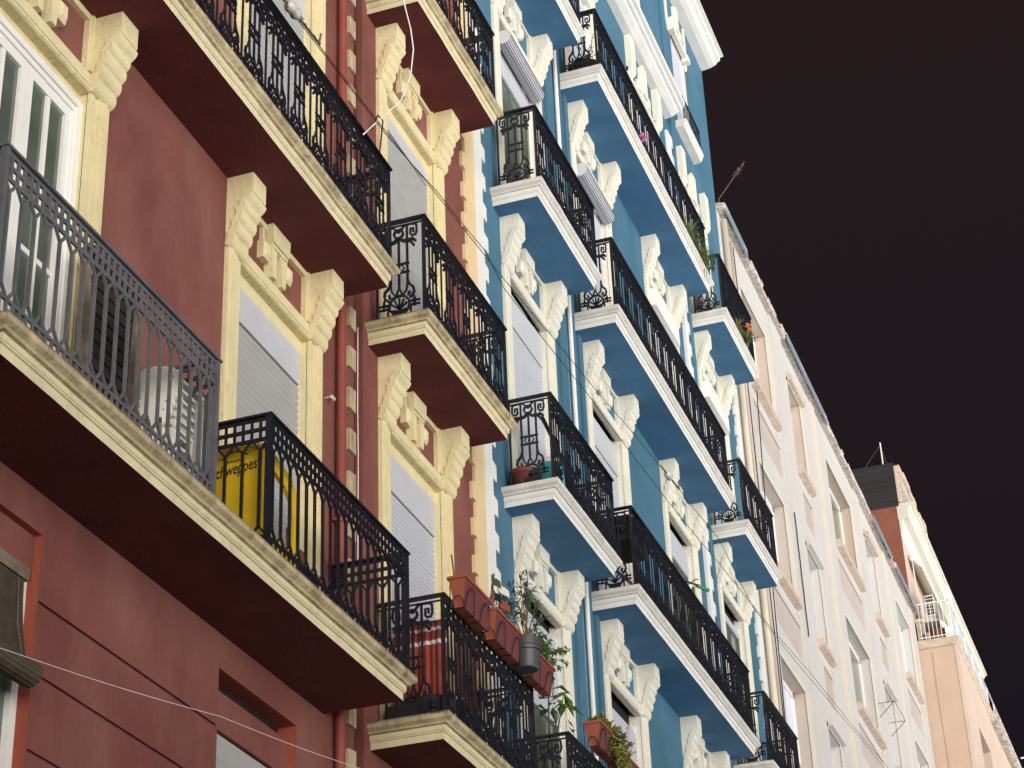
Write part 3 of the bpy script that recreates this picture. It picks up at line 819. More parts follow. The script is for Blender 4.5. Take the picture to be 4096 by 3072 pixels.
for i in range(12): p.box(28.23+i*.102, 28.245+i*.102, -.157, -.143, 22.82, 23.30)
for x in (28.22, 29.345): p.box(x, x+.015, -.15, 0, 23.30, 23.33)
p.build('railing', M['iron'], BB)
# vertical strips, pipes and quoins
quoins(BB, 17.62, 17.86, .2, 25.7, M['white_f'], 'r', .11, .40, -.035, .15)
quoins(BB, 30.62, 30.9, .2, 19.3, M['white_f'], 'l', .10, .40, -.035, .05)
quoins(BB, 27.30, 27.50, .2, 22.0, M['white_f'], 'r', .10, .40, -.045, .0)
k = MB(); k.box(20.52, 20.80, -.03, .005, .2, 25.7); k.box(21.32, 21.47, -.035, .005, .2, 25.7); k.box(27.66, 27.86, -.04, .005, .2, 25.7)
k.build('pilaster_strip', M['blue'], BB)
p = MB(); p.smooth = True
p.tube([(20.97, -.035, z) for z in (.3, 6, 12, 18, 22.2)], .03, 8)
p.build('downpipe', M['white_f'], BB)
p = MB(); p.smooth = True
p.tube([(21.10, -.03, z) for z in (.3, 12, 22.2)], .028, 8)
p.build('conduit', M['blue'], BB)

p = MB(); p.tube([(20.84+.004*math.sin(i*2.3), -.012, .4+i*1.1) for i in range(20)], .007, 5)
p.build('thin_pipe', M['white_f'], BB)

# ------------------------------------------------------------------ off-white building
WB = thing('apartment_building', 'off white apartment building with pinkish panels and a crumbling roof edge', 'building', (30.9, 0, 0))
COLS = [(32.45, 34.32, 32.5, 34.68), (36.32, 37.36, 36.62, 37.5), (40.02, 42.55, 39.98, 42.72), (44.35, 45.4, 44.65, 45.6), (48.35, 50.2, 48.32, 50.3)]
SILL = [20.0, 16.35, 12.7, 9.05, 5.4]
holes = []
for a, b, p0, p1 in COLS:
    for z in SILL: holes.append((a, b, z, z+1.87, .26, 1 if z > 19 and a < 43 else 3 if a < 34 else 0, 2))
    for z in SILL: holes.append((p0, p1, z-1.12, z-.42, .03, 0, 3 if b-a > 1.5 else 4))
wl = MB(); gw(wl, 30.9, 51.38, 0, 22.74, holes); shell(wl, 30.9, 51.38, 0, 10, 0, 22.74)
wl.build('wall', [M['wbld'], M['panel_d'], M['dark'], M['panel'], M['panel_d']], WB)
rn = random.Random(11)
for ci, (a, b, p0, p1) in enumerate(COLS):
    for z in SILL:
        s = MB(); s.extr([(-.12, z-.15), (-.12, z-.01), (.05, z+.012), (.05, z-.19), (0, z-.19)], 'x', a-.02, b+.12); s.build('sill', M['sill'], WB)
        s = MB()
        s.box(b, b+(.36 if b-a > 1.5 else .28), -.012, .01, z-.25, z+1.95)
        s.box(a-.1, b+.36, -.02, .01, z+1.87, z+1.97)
        s.build('window_trim', M['wtrim'], WB)
        f = MB()
        f.box(a, a+.06, 0.20, .26, z, z+1.87); f.box(b-.06, b, 0.20, .26, z, z+1.87); f.box(a, b, 0.20, .26, z+1.78, z+1.87); f.box((a+b)/2-.04, (a+b)/2+.04, 0.20, .26, z, z+1.78)
        fr = f.build('window', M['frame'], WB)
        g_ = MB(); g_.box(a+.06, b-.06, .235, .245, z, z+1.78)
        k = (ci*3+int(z)) % 4
        g_.build('glass' if k == 2 else 'roller_shutter', M['glass'] if k == 2 else M['winpane'], fr)
        if ci in (1, 3):
            h = MB(); h.extr([(-.10, z+1.90), (-.13, z+1.98), (0, z+2.1), (.02, z+2.1), (.02, z+1.88)], 'x', a-.1, b+.15); h.build('hood', M['sill'] if z > 19 else M['wbld'], WB)
for x0, x1, y in ((34.9, 35.9, -.035), (38.72, 39.05, -.03), (43.3, 43.9, -.035), (47.0, 47.25, -.03), (50.75, 51.3, -.03)):
    s = MB(); s.box(x0, x1, y, .005, .2, 22.7); s.build('pilaster', M['wtrim'] if x1-x0 < .4 else M['wbld'], WB)
k = MB()                                                                  # ragged roof edge
x = 30.9
rn = random.Random(5)
while x < 51.2:
    ln = rn.uniform(.12, .5); h = rn.uniform(.05, .09)
    k.extr([(-.10-rn.uniform(0, .05), 22.70), (-.12-rn.uniform(0, .05), 22.74+h*.6), (-.04, 22.74+h), (.35, 22.74+h), (.35, 22.70)], 'x', x, min(51.36, x+ln-.005)); x += ln
k.build('roof_edge', M['roughtop'], WB)
for a, b in ((31.0, 32.7), (36.0, 39.9), (45.2, 47.6), (48.2, 51.2)):
    k = MB(); k.box(a, b, -.16, -.14, 22.66, 22.85); k.build('flashing', M['flash'], WB)
p = MB(); p.smooth = True
p.tube([(31.18, -.07, z) for z in (.2, 8, 16, 22.6)], .055, 10)
p.smooth = False
for z in (10.4, 13.95, 16.2, 17.9): p.lathe([(.056, -.012), (.066, -.01), (.066, .01), (.056, .012)], (31.18, -.07, z), 10)
p.build('downpipe', M['wtrim'], WB)
for i, (x, r_, mm) in enumerate(((31.42, .012, 'cable'), (31.52, .016, 'wbld'), (31.62, .010, 'cable'), (31.74, .022, 'panel_d'), (31.80, .018, 'panel_d'), (31.98, .010, 'cable'), (35.05, .012, 'cable'))):
    p = MB(); p.smooth = True
    z1 = 22.5 if x < 34 else 18.4
    z0_ = .3 if x < 34 else 15.9
    p.tube([(x+.012*math.sin(k*1.7+i), -.03 if x < 34 else -.06, z0_+(z1-z0_)*k/14) for k in range(15)], r_, 5)
    p.build('conduit' if mm != 'cable' else 'wall_cable', M[mm], WB)

# ------------------------------------------------------------------ peach building at the end
PB = thing('apartment_building', 'peach apartment building with rust red party wall, bay and ivory cornice', 'building', (51.4, 0, 0))
wl = MB(); gw(wl, 51.4, 66, 0, 25.5, [(54.2, 55.2, 22.0, 24.3, .2, 0, 1), (58, 59, 22.0, 24.3, .2, 0, 1)])
wl.mi = 2
wl.face([(51.4, 0, 0), (51.4, 0, 25.5), (51.4, 10, 25.5), (51.4, 10, 0)])
wl.mi = 0
wl.face([(66, 0, 0), (66, 10, 0), (66, 10, 25.5), (66, 0, 25.5)]); wl.face([(51.4, 0, 25.5), (66, 0, 25.5), (66, 10, 25.5), (51.4, 10, 25.5)])
wl.build('wall', [M['peach_l'], M['dark'], M['party']], PB)
k = MB(); k.box(51.39, 54.5, -.045, 1.25, 25.88, 27.2); k.build('tarred_chimney_wall', M['brick'], PB)
k = MB(); k.box(51.395, 66, .02, 3.5, 25.4, 25.9); k.build('parapet_wall', M['party'], PB)
k = MB(); k.box(51.43, 56.5, -.10, -.046, 26.02, 26.92); k.box(51.42, 56.5, -.13, -.046, 26.92, 27.08)
rn = random.Random(9)
for i in range(9): k.box(51.45+i*.55, 51.9+i*.55, -.16-rn.random()*.08, -.05, 26.95-rn.random()*.1, 27.12+rn.random()*.05)
k.build('attic_front', M['peach_l'], PB)
k = MB(); k.extr([(.0, 25.98), (-.34, 25.985), (-.2, 26.45), (-.16, 26.9), (-.10, 26.95), (0, 26.95)], 'x', 51.5, 56.5); k.build('attic_eave', M['roughtop'], PB)
cornice(PB, [(-.0, 25.0), (-.05, 25.10), (-.07, 25.45), (-.10, 25.49), (-.26, 25.50), (-.27, 25.78), (-.33, 25.80), (-.345, 25.87), (-.42, 25.88)], 51.41, 65.3, M['ivory'], 25.96)
# projecting bay
k = MB()
gb = [(54.0, 56.2, 18.2, 20.3, .25, 0, 1), (57.6, 59.2, 18.2, 20.3, .25, 0, 1), (54.0, 56.2, 14.5, 16.6, .25, 0, 1)]
tmp = MB(); gw(tmp, 51.42, 68, 0, 21.7, gb)
k.v = [(v[0], v[1]-1.0, v[2]) for v in tmp.v]; k.f = tmp.f; k.m = [(2 if q == 0 else q) for q in tmp.m]; k.sm = tmp.sm
k.mi = 0
k.face([(51.42, -1.0, 0), (51.42, -1.0, 21.7), (51.42, -.0, 21.7), (51.42, -.0, 0)]); k.face([(51.42, -1, 21.7), (68, -1, 21.7), (68, 0, 21.7), (51.42, 0, 21.7)])
bay = k.build('bay', [M['peach'], M['dark'], M['peach_l']], PB)
k = MB(); k.box(51.405, 51.5, -1.03, -.94, .2, 21.68); k.build('corner_strip', M['peach_l'], bay)
k = MB(); k.tube([(51.41, -.36+.01*math.sin(q*1.3), 21.6-q*.9) for q in range(20)], .008, 4); k.build('wall_cable', M['panel_d'], bay)
k = MB(); k.extr([(-1.0, 21.70), (-1.05, 21.74), (-1.06, 21.82), (-1.10, 21.86), (-1.10, 21.93), (0, 21.93), (0, 21.70)], 'x', 51.36, 68); ts = k.build('terrace_slab', M['sill'], PB)
k = MB()
for i in range(8): k.box(51.41, 51.43, -.16-i*.105, -.145-i*.105, 21.93, 22.94)
k.box(51.40, 51.44, -.96, -.1, 22.94, 22.975); k.box(51.405, 51.435, -.95, -.1, 22.0, 22.02)
k.box(51.40, 68, -.97, -.94, 22.94, 22.975)
for i in range(12): k.box(51.4+i*1.4, 51.44+i*1.4, -.97, -.94, 21.93, 22.95)
tr = k.build('terrace_railing', M['frame'], PB)
for q0, q1 in ((51.5, 58.3), (62, 67.9)):
    k = MB(); k.box(q0, q1, -.945, -.935, 21.97, 22.9); k.build('sheet_panel', M['sheet'], tr)
k = MB()
rn = random.Random(21)
for i in range(60):
    x = 57.5+i*.17; k.box(x, x+rn.uniform(.1, .22), -1.13-rn.random()*.1, -1.0, 21.68-rn.random()*.06, 21.9+rn.random()*.03)
k.build('broken_edge', M['roughtop'], ts)
# awning over the terrace, half rolled
k = MB(); k.extr([(-.04, 24.60), (-.08, 24.66), (-.36, 24.30), (-.33, 24.27)], 'x', 52.2, 56.4)
aw = k.build('awning', M['frame'], PB)
k = MB(); k.smooth = True; k.tube([(52.1, -.10, 24.64), (56.5, -.10, 24.64)], .08, 10); k.tube([(52.15, -.1, 24.6), (52.15, -.36, 24.3)], .025, 6); k.tube([(52.15, -.1, 24.6), (52.15, -.12, 23.1)], .02, 6); k.tube([(52.1, -.36, 24.28), (56.5, -.36, 24.28)], .04, 6)
k.build('awning_roller', M['ac'], aw)

# ------------------------------------------------------------------ things kept on the balconies
def cp_tree(o, parent=None):
    c = o.copy(); C.collection.objects.link(c); c.parent = parent
    for ch in list(o.children): cp_tree(ch, c)
    return c
FL1 = L1+TH

def plastic_chair(m, label, loc, group, text=False, s=1.0):
    """monobloc armchair, back towards -X"""
    t = thing('plastic_chair', label, 'chair', loc, group)
    x, y, z = loc
    b = MB(); b.smooth = False
    k = 9
    pts = []
    for i in range(k+1):                                                 # curved back, upright slots
        a = -1+2*i/k
        pts.append((x+.07*a*a-.02, y+.24*a))
    for i in range(k):
        (xa, ya), (xb_, yb) = pts[i], pts[i+1]
        top = .80-.05*((i-(k-1)/2)/(k/2))**2
        for lo, hi in (((.42, .50), (.50, .70), (.70, top)) if i % 2 == 0 else ((.42, .50), (.70, top))):
            f0 = .05*(1-(lo-.42)/.4); f1 = .05*(1-(hi-.42)/.4)
            b.raw([(xa+f0, ya, z+lo), (xb_+f0, yb, z+lo), (xb_+f1, yb, z+hi), (xa+f1, ya, z+hi), (xa+f0+.018, ya, z+lo), (xb_+f0+.018, yb, z+lo), (xb_+f1+.018, yb, z+hi), (xa+f1+.018, ya, z+hi)],
                  [(0, 3, 2, 1), (4, 5, 6, 7), (3, 7, 6, 2), (0, 1, 5, 4), (0, 4, 7, 3), (1, 2, 6, 5)])
    b.build('backrest', m, t)
    st = MB(); st.extr([(x+.03, y-.23), (x+.46, y-.25), (x+.48, y), (x+.46, y+.25), (x+.03, y+.23)], 'z', z+.41, z+.435)
    st.extr([(x+.44, y-.25), (x+.48, y-.2), (x+.48, y+.2), (x+.44, y+.25)], 'z', z+.37, z+.41); st.build('seat', m, t)
    for sg in (-1, 1):
        a = MB(); a.extr([(x+.03, z+.64), (x+.40, z+.65), (x+.47, z+.62), (x+.47, z+.59), (x+.40, z+.62), (x+.03, z+.61)], 'y', y+sg*.25-.03, y+sg*.25+.03)
        a.extr([(x+.42, z+.42), (x+.47, z+.42), (x+.46, z+.62), (x+.41, z+.62)], 'y', y+sg*.26-.015, y+sg*.26+.015)
        a.build('armrest', m, t)
        for xx in (.02, .46):
            l = MB(); l.raw([(x+xx-.02, y+sg*.24-.025, z+.42), (x+xx+.035, y+sg*.24-.025, z+.42), (x+xx+.035, y+sg*.24+.025, z+.42), (x+xx-.02, y+sg*.24+.025, z+.42),
                             (x+xx-.03+(.05 if xx > .1 else -.03), y+sg*.27-.015, z), (x+xx+(.05 if xx > .1 else -.03), y+sg*.27-.015, z), (x+xx+(.05 if xx > .1 else -.03), y+sg*.27+.015, z), (x+xx-.03+(.05 if xx > .1 else -.03), y+sg*.27+.015, z)],
                            [(0, 1, 2, 3), (7, 6, 5, 4), (0, 4, 5, 1), (1, 5, 6, 2), (2, 6, 7, 3), (3, 7, 4, 0)])
            l.build('leg', m, t)
    return t
ch = plastic_chair(M['wplastic'], 'white plastic garden chair at the bottom of the stack behind the grey railing', (10.26, -.28, FL1), 'white chairs stacked on the balcony')
ch.scale = (.78, .78, .78)
for i, w_ in enumerate(('second from the bottom', 'third from the bottom', 'fourth from the bottom', 'just below the top', 'on top')):
    c = cp_tree(ch); c.location = (10.26+.028*(i+1), -.28, FL1+.075*(i+1)); c['label'] = 'white plastic garden chair '+w_+' of the stack behind the grey railing'

# slatted wooden table folded against the wall
t = thing('folding_table', 'dark slatted wooden table with weathered legs, folded upright behind the grey railing', 'table', (9.95, -.15, FL1))
k = MB()
for i in range(14):
    z = FL1+.16+i*.092
    k.box(9.70, 10.22, -.17-.004*i, -.155-.004*i, z, z+.080)
k.build('table_top', M['wood_d'], t)
for xx, dx in ((9.62, .03), (10.24, .05)):
    k = MB(); k.raw([(xx-.05, -.32, FL1), (xx+.02, -.32, FL1), (xx+.02, -.26, FL1), (xx-.05, -.26, FL1), (xx+dx-.03, -.20, FL1+1.46), (xx+dx+.03, -.20, FL1+1.46), (xx+dx+.03, -.15, FL1+1.46), (xx+dx-.03, -.15, FL1+1.46)],
                    [(0, 3, 2, 1), (4, 5, 6, 7), (0, 1, 5, 4), (1, 2, 6, 5), (2, 3, 7, 6), (3, 0, 4, 7)]); k.build('leg', M['wood'], t)
k = MB(); k.box(9.66, 10.3, -.23, -.12, FL1+1.47, FL1+1.53); k.build('rail', M['wood_d'], t)
k = MB(); k.raw([(10.66, -.52, FL1), (10.69, -.52, FL1), (10.69, -.22, FL1), (10.66, -.22, FL1), (10.60, -.50, FL1+.78), (10.63, -.50, FL1+.78), (10.63, -.25, FL1+.80), (10.60, -.25, FL1+.80)],
                [(0, 3, 2, 1), (4, 5, 6, 7), (0, 1, 5, 4), (1, 2, 6, 5), (2, 3, 7, 6), (3, 0, 4, 7)])
k.box(10.59, 10.645, -.53, -.50, FL1, FL1+.79)
solo(k, 'plastic_board', M['gplastic'], 'pale grey plastic board leaning at the right end inside the grey railing', 'board', (10.5, -.35, FL1))

# yellow advertising armchair: printed back, holed sides
X0, Y0, Y1 = 11.47, -.565, -.14
t = thing('plastic_chair', 'yellow plastic armchair with black lettering on its back, behind the black railing', 'chair', (X0, -.33, FL1))
k = MB()
prof = [(Y0, FL1+.02), (Y0, FL1+.84), (Y0+.03, FL1+.91), (Y0+.09, FL1+.94), (Y1-.09, FL1+.94), (Y1-.03, FL1+.91), (Y1, FL1+.84), (Y1, FL1+.02)]
k.extr(prof, 'x', X0, X0+.035)
k.extr([(Y0+.02, FL1+.86), (Y0+.06, FL1+.905), (Y0+.1, FL1+.92), (Y1-.1, FL1+.92), (Y1-.06, FL1+.905), (Y1-.02, FL1+.86), (Y1-.02, FL1+.845), (Y1-.1, FL1+.895), (Y0+.1, FL1+.895), (Y0+.02, FL1+.845)], 'x', X0-.012, X0)
bk = k.build('backrest', M['yellow'], t)
for y in (Y0, Y1-.03):
    k = MB()
    o_ = [(X0+.035, FL1+.02), (X0+.60, FL1+.02), (X0+.62, FL1+.50), (X0+.58, FL1+.74), (X0+.48, FL1+.84), (X0+.22, FL1+.90), (X0+.035, FL1+.92)]
    i_ = [(X0+.12, FL1+.28), (X0+.50, FL1+.28), (X0+.52, FL1+.50), (X0+.48, FL1+.66), (X0+.38, FL1+.73), (X0+.18, FL1+.78), (X0+.11, FL1+.70)]
    n = len(o_)
    for q, ys in ((y, 1), (y+.03, -1)):
        for i in range(n):
            f = [(o_[i][0], q, o_[i][1]), (o_[(i+1) % n][0], q, o_[(i+1) % n][1]), (i_[(i+1) % n][0], q, i_[(i+1) % n][1]), (i_[i][0], q, i_[i][1])]
            k.face(f if ys > 0 else f[::-1])
    for i in range(n):
        k.face([(o_[i][0], y, o_[i][1]), (o_[i][0], y+.03, o_[i][1]), (o_[(i+1) % n][0], y+.03, o_[(i+1) % n][1]), (o_[(i+1) % n][0], y, o_[(i+1) % n][1])])
        k.face([(i_[i][0], y, i_[i][1]), (i_[(i+1) % n][0], y, i_[(i+1) % n][1]), (i_[(i+1) % n][0], y+.03, i_[(i+1) % n][1]), (i_[i][0], y+.03, i_[i][1])])
    k.build('side_panel', M['yellow'], t)
k = MB(); k.box(X0+.035, X0+.60, Y0+.03, Y1-.03, FL1+.26, FL1+.31); k.box(X0+.57, X0+.60, Y0+.03, Y1-.03, FL1+.02, FL1+.26); k.build('seat', M['yellow'], t)
cu = bpy.data.curves.new('lettering', 'FONT'); cu.body = 'Schweppes'; cu.size = .125; cu.shear = .25; cu.align_x = 'CENTER'; cu.extrude = .0015
tmp = bpy.data.objects.new('tmp', cu); C.collection.objects.link(tmp)
bpy.context.view_layer.update()
me = bpy.data.meshes.new_from_object(tmp.evaluated_get(bpy.context.evaluated_depsgraph_get()))
bpy.data.objects.remove(tmp)
for v in me.vertices:                                                    # onto the outer face of the back, read from -X
    a, b, d = v.co
    a *= .64
    v.co = (-.0035-d, -(a*.992-b*.10)-.02, b*.992+a*.10+.70)
me.materials.append(M['ink'])
lt = bpy.data.objects.new('lettering', me); C.collection.objects.link(lt); lt.parent = bk
k = MB()
pp = [(X0-.004, -.35+.10-.20*i/10, FL1+.84+.045*math.sin(math.pi*i/10)-.015+.01*i/10) for i in range(11)]
k.tube(pp, .005, 4)
k.tube([(X0-.004, -.35+.06-.12*i/12, FL1+.80+.010*math.sin(i*2.1)) for i in range(13)], .003, 4)
k.build('emblem', M['ink'], bk)
k = MB(); k.box(11.9, 12.4, -.56, -.3, FL1, FL1+.22)
k.box(11.88, 12.42, -.58, -.28, FL1+.22, FL1+.25)
solo(k, 'storage_box', M['cloth_k'], 'low black box beside the yellow armchair on the balcony floor', 'box', (12.1, -.4, FL1))
k = MB()
for i, (x, w_) in enumerate(((12.86, .14), (13.02, .12), (13.2, .10))): k.box(x, x+w_, -.12-.02*i, -.09-.02*i, FL1, FL1+.95-.12*i)
k.box(12.84, 13.32, -.09, -.07, FL1+.2, FL1+.26)
solo(k, 'leaning_boards', M['wood_r'], 'worn brown wooden boards leaning on the wall behind the black railing', 'boards', (13.0, -.1, FL1))

# roller blind of bamboo at the lower left opening
k = MB()
n = 34
pts = []
for i in range(n+1):
    z = 6.62-.58*i/n
    pts.append((-.012-.06*(i/n)**2, z))
for i in range(n):
    (ya, za), (yb, zb_) = pts[i], pts[i+1]
    k.extr([(ya, za), (ya+.008, za), (yb+.008, zb_+.004), (yb, zb_+.004)], 'x', 8.5, 9.52+.03*(i/n)**2)
o = thing('roller_blind', 'brown bamboo roller blind half rolled up at the lower left opening', 'blind', (9.0, -.01, 5.95))
k.build('blind', M['blind'], o)
k = MB(); k.lathe([(0, 0), (.075, 0), (.075, 1.05), (0, 1.05)], (8.5, -.09, 6.03), 18, 'x')
for i in range(18):
    a = 2*math.pi*i/18; k.box(8.5, 9.556, -.09+.076*math.cos(a)-.002, -.09+.076*math.cos(a)+.002, 6.03+.076*math.sin(a)-.002, 6.03+.076*math.sin(a)+.002)
k.build('rolled_part', M['blind'], o)
k = MB(); k.box(8.48, 9.54, -.03, .02, 6.62, 6.70); k.build('head_rail', M['wood'], o)
k = MB(); k.tube([(9.43, -.03, 6.6), (9.43, -.05, 6.3), (9.43, -.10, 6.1)], .003, 4); k.build('cord', M['wood'], o)

# planters clipped to the lower right red railing
def trough(label, x0, x1, y0, y1, z0, z1, group, dark=True):
    t = thing('planter', label, 'planter', ((x0+x1)/2, (y0+y1)/2, z0), group)
    k = MB(); ins = .035
    v = [(x0+ins, y0+ins, z0), (x1-ins, y0+ins, z0), (x1-ins, y1-ins, z0), (x0+ins, y1-ins, z0), (x0, y0, z1), (x1, y0, z1), (x1, y1, z1), (x0, y1, z1)]
    k.mi = 0
    k.raw(v, [(0, 3, 2, 1), (3, 0, 4, 7)]); k.raw(v, [(2, 3, 7, 6), (1, 2, 6, 5)])
    k.mi = 1; k.raw(v, [(0, 1, 5, 4)])  # street face takes the darker copy, shade put into its colour
    k.mi = 0
    for a in ((x0-.012, x1+.012, y0-.012, y0+.012), (x0-.012, x1+.012, y1-.012, y1+.012), (x0-.012, x0+.012, y0+.012, y1-.012), (x1-.012, x1+.012, y0+.012, y1-.012)):
        k.box(a[0], a[1], a[2], a[3], z1-.012, z1+.014)
    k.build('trough', [M['terra'], M['terra_d']], t)
    k = MB(); k.box(x0+.015, x1-.015, y0+.015, y1-.015, z1-.04, z1-.012); k.build('soil', M['soil'], t)
    for fx in (.22, .78):
        k = MB()
        cx = x0+(x1-x0)*fx
        k.tube([(cx-.11*math.cos(math.pi*i/12)*1.0, y0-.012+.03*(1-math.sin(math.pi*i/12)), z0-.005+.20*math.sin(math.pi*i/12)) for i in range(13)], .005, 5)
        k.tube([(cx-.11, y0+.02, z0-.006), (cx-.11, y1, z0-.006), (cx-.11, y1+.0, z1)], .005, 4)
        k.tube([(cx+.11, y0+.02, z0-.006), (cx+.11, y1, z0-.006), (cx+.11, y1+.0, z1)], .005, 4)
        k.build('bracket', M['iron'], t)
    k = MB()
    k.tube([(x0+.005-.015*math.sin(math.pi*i/10), (y0+y1)/2-.055*math.cos(math.pi*i/10), z0+.0+.09*math.sin(math.pi*i/10)) for i in range(11)], .005, 5)
    k.build('end_hoop', M['iron'], t)
    return t
GP = 'terracotta planters hung outside the railing'
trough('leftmost terracotta planter on the lower red balcony, with one fat green bulb', 14.91, 15.54, -.775, -.625, 8.46, 8.72, GP)
trough('middle terracotta planter on the lower red balcony, with small flags and thin stems', 15.67, 16.36, -.775, -.625, 8.46, 8.72, GP)
trough('rightmost terracotta planter on the lower red balcony, with a bushy fern', 16.62, 17.25, -.775, -.625, 8.46, 8.72, GP)
trough('terracotta planter overgrown with yellow green succulents on the lowest blue balcony', 18.78, 19.28, -.74, -.57, 8.50, 8.74, 'planter on the blue railing')
trough('reddish planter at the bottom edge behind the succulent planter', 19.42, 20.2, -.74, -.57, 8.44, 8.66, 'planter on the blue railing')

t = thing('flower_pot', 'round anthracite plastic pot hung between two terracotta planters', 'pot', (16.28, -.83, 8.36))
PX, PY = 16.44, -.78
k = MB(); k.lathe([(.0, 8.43), (.098, 8.43), (.103, 8.44), (.128, 8.63), (.136, 8.635), (.138, 8.71), (.130, 8.71), (.124, 8.66), (0, 8.66)], (PX, PY, 0), 36)
k.build('pot', M['greypot'], t)
k = MB(); k.lathe([(.124, 8.595), (.131, 8.592), (.131, 8.602), (.125, 8.60)], (PX, PY, 0), 30); k.tube([(PX, PY+.12, 8.58), (PX, PY+.17, 8.55)], .005, 4); k.build('pot_ring', M['iron'], t)
k = MB(); k.lathe([(0, 8.66), (.123, 8.66), (.123, 8.675), (0, 8.68)], (PX, PY, 0), 16); k.build('soil', M['soil'], t)

def plant(name, label, base, stems, leafm, stemm, nleaf, ln, lw, droop=.3, group=None, seed=1, sr=.006, tip=.35):
    """stems: list of end points; leaves along the outer part"""
    rn = random.Random(seed)
    t = thing(name, label, 'plant', base, group)
    s = MB(); f = MB()
    for e in stems:
        p0 = Vector(base)+Vector((rn.uniform(-.03, .03), rn.uniform(-.03, .03), 0)); p1 = Vector(e)
        mid = (p0+p1)/2+Vector((rn.uniform(-.05, .05), rn.uniform(-.04, .04), .06))
        pts = [(1-q)**2*p0+2*q*(1-q)*mid+q*q*p1 for q in [i/6 for i in range(7)]]
        s.tube(pts, [sr*(1-.6*i/6) for i in range(7)], 5)
        for i in range(nleaf):
            q = rn.uniform(tip, 1.0)
            p = (1-q)**2*p0+2*q*(1-q)*mid+q*q*p1
            d = Vector((rn.gauss(0, 1), rn.gauss(0, 1), rn.gauss(.35, .8))).normalized()+(p1-mid).normalized()*.5
            f.leaf(p, d, ln*rn.uniform(.6, 1.2), lw*rn.uniform(.7, 1.2), droop*rn.uniform(.3, 1.5))
    s.build('stem', stemm, t); f.build('leaf', leafm, t)
    return t
plant('oleander', 'thin leaved grey green shrub growing in the anthracite pot', (PX, PY, 8.67), [(16.2, -.74, 9.15), (16.35, -.78, 9.30), (16.5, -.8, 9.36), (16.68, -.78, 9.32), (16.85, -.76, 9.24), (16.55, -.7, 9.05), (16.1, -.72, 9.0), (16.95, -.8, 9.12)], M['leaf_d'], M['stem'], 30, .10, .020, .25, seed=4, tip=.5, sr=.008)
plant('fern', 'bushy bright green fern in the rightmost terracotta planter', (16.95, -.70, 8.72), [(16.75+.5*random.random(), -.82+.24*random.random(), 8.72+.30*random.random()) for i in range(24)]+[(17.45, -.82, 8.98), (17.55, -.84, 9.02), (17.5, -.84, 8.86), (17.35, -.80, 8.78)], M['leaf'], M['leaf_d'], 46, .055, .026, .4, seed=6, tip=.2, sr=.004)
plant('olive_seedling', 'pale green airy plant in front of the blue quoins', (16.1, -.69, 8.72), [(15.98, -.66, 9.02), (16.15, -.68, 9.08), (16.30, -.66, 9.0), (16.05, -.72, 8.98), (16.24, -.70, 8.94)], M['leaf_d'], M['stem'], 22, .06, .016, .3, seed=9)
k = MB()
k.tube([(15.80, -.70, 8.70), (15.80, -.70, 8.98), (15.82, -.71, 9.12)], .012, 5); k.tube([(15.95, -.70, 8.70), (15.97, -.71, 9.06)], .012, 5)
k.leaf((15.76, -.70, 8.74), (-.3, -.2, 1), .22, .06, .1)
solo(k, 'cane_plant', [M['stem']], 'pale bare plant canes standing in the middle terracotta planter', 'plant', (15.8, -.70, 8.70))
for nm, x, z, lean, m1, m2, lb in (('small_flag', 15.74, 8.70, -.03, 'leaf_d', 'cloth_k', 'small dark green and black flag on a stick in the middle planter'), ('small_flag', 15.90, 8.70, .05, 'cloth_w', 'cloth_r', 'small white and red flag on a stick in the middle planter')):
    t = thing(nm, lb, 'flag', (x, -.70, z), 'flags in the planter')
    k = MB(); k.tube([(x, -.70, z), (x+lean, -.71, z+.42)], .004, 5); k.build('stick', M['wcable'], t)
    for dz, mm in ((.30, m1), (.16, m2)):
        k = MB()
        for i in range(4):
            a, b = i*.02, (i+1)*.02
            w0 = .012*math.sin(i*1.6); w1 = .012*math.sin((i+1)*1.6)
            k.face([(x+lean*.6+a*.4, -.72-a+w0, z+dz-.02*i), (x+lean*.6+b*.4, -.72-b+w1, z+dz-.02*(i+1)), (x+lean*.6+b*.4, -.72-b+w1, z+dz+.08-.025*(i+1)), (x+lean*.6+a*.4, -.72-a+w0, z+dz+.09-.025*i)])
        k.build('cloth', M[mm], t)
t = thing('bulb_plant', 'fat green bulb and one bare stick in the leftmost terracotta planter', 'plant', (15.15, -.70, 8.72))
k = MB(); k.smooth = True; k.tube([(15.05, -.70, 8.72), (15.16, -.72, 8.77), (15.30, -.74, 8.75)], [.012, .04, .012], 8); k.build('leaf', M['leaf'], t)
k = MB(); k.tube([(14.97, -.66, 8.70), (14.90, -.66, 8.93)], .007, 5); k.build('stem', M['stem'], t)
plant('succulent', 'yellow green trailing succulent spilling over the planter on the lowest blue balcony', (19.1, -.66, 8.72), [(18.80+.5*random.random(), -.76+.2*random.random(), 8.76+.10*random.random()) for i in range(22)]+[(19.15+.55*random.random(), -.86+.2*random.random(), 8.36+.46*random.random()) for i in range(40)], M['leaf_y'], M['stem'], 30, .05, .042, .2, seed=12, tip=.3, sr=.004)
plant('broadleaf_plant', 'broad leaved green plant rising above the lowest blue railing', (18.42, -.33, 8.3), [(18.25, -.4, 8.95), (18.55, -.3, 9.05), (18.85, -.36, 9.12), (18.6, -.42, 8.9)], M['leaf'], M['leaf_d'], 4, .28, .085, .35, seed=22, tip=.6, sr=.010)
plant('broadleaf_plant', 'single small leaf plant at the right of the lowest blue railing end', (19.02, -.33, 8.3), [(19.15, -.35, 8.88)], M['leaf_y'], M['stem'], 3, .13, .04, .1, seed=23, tip=.85)
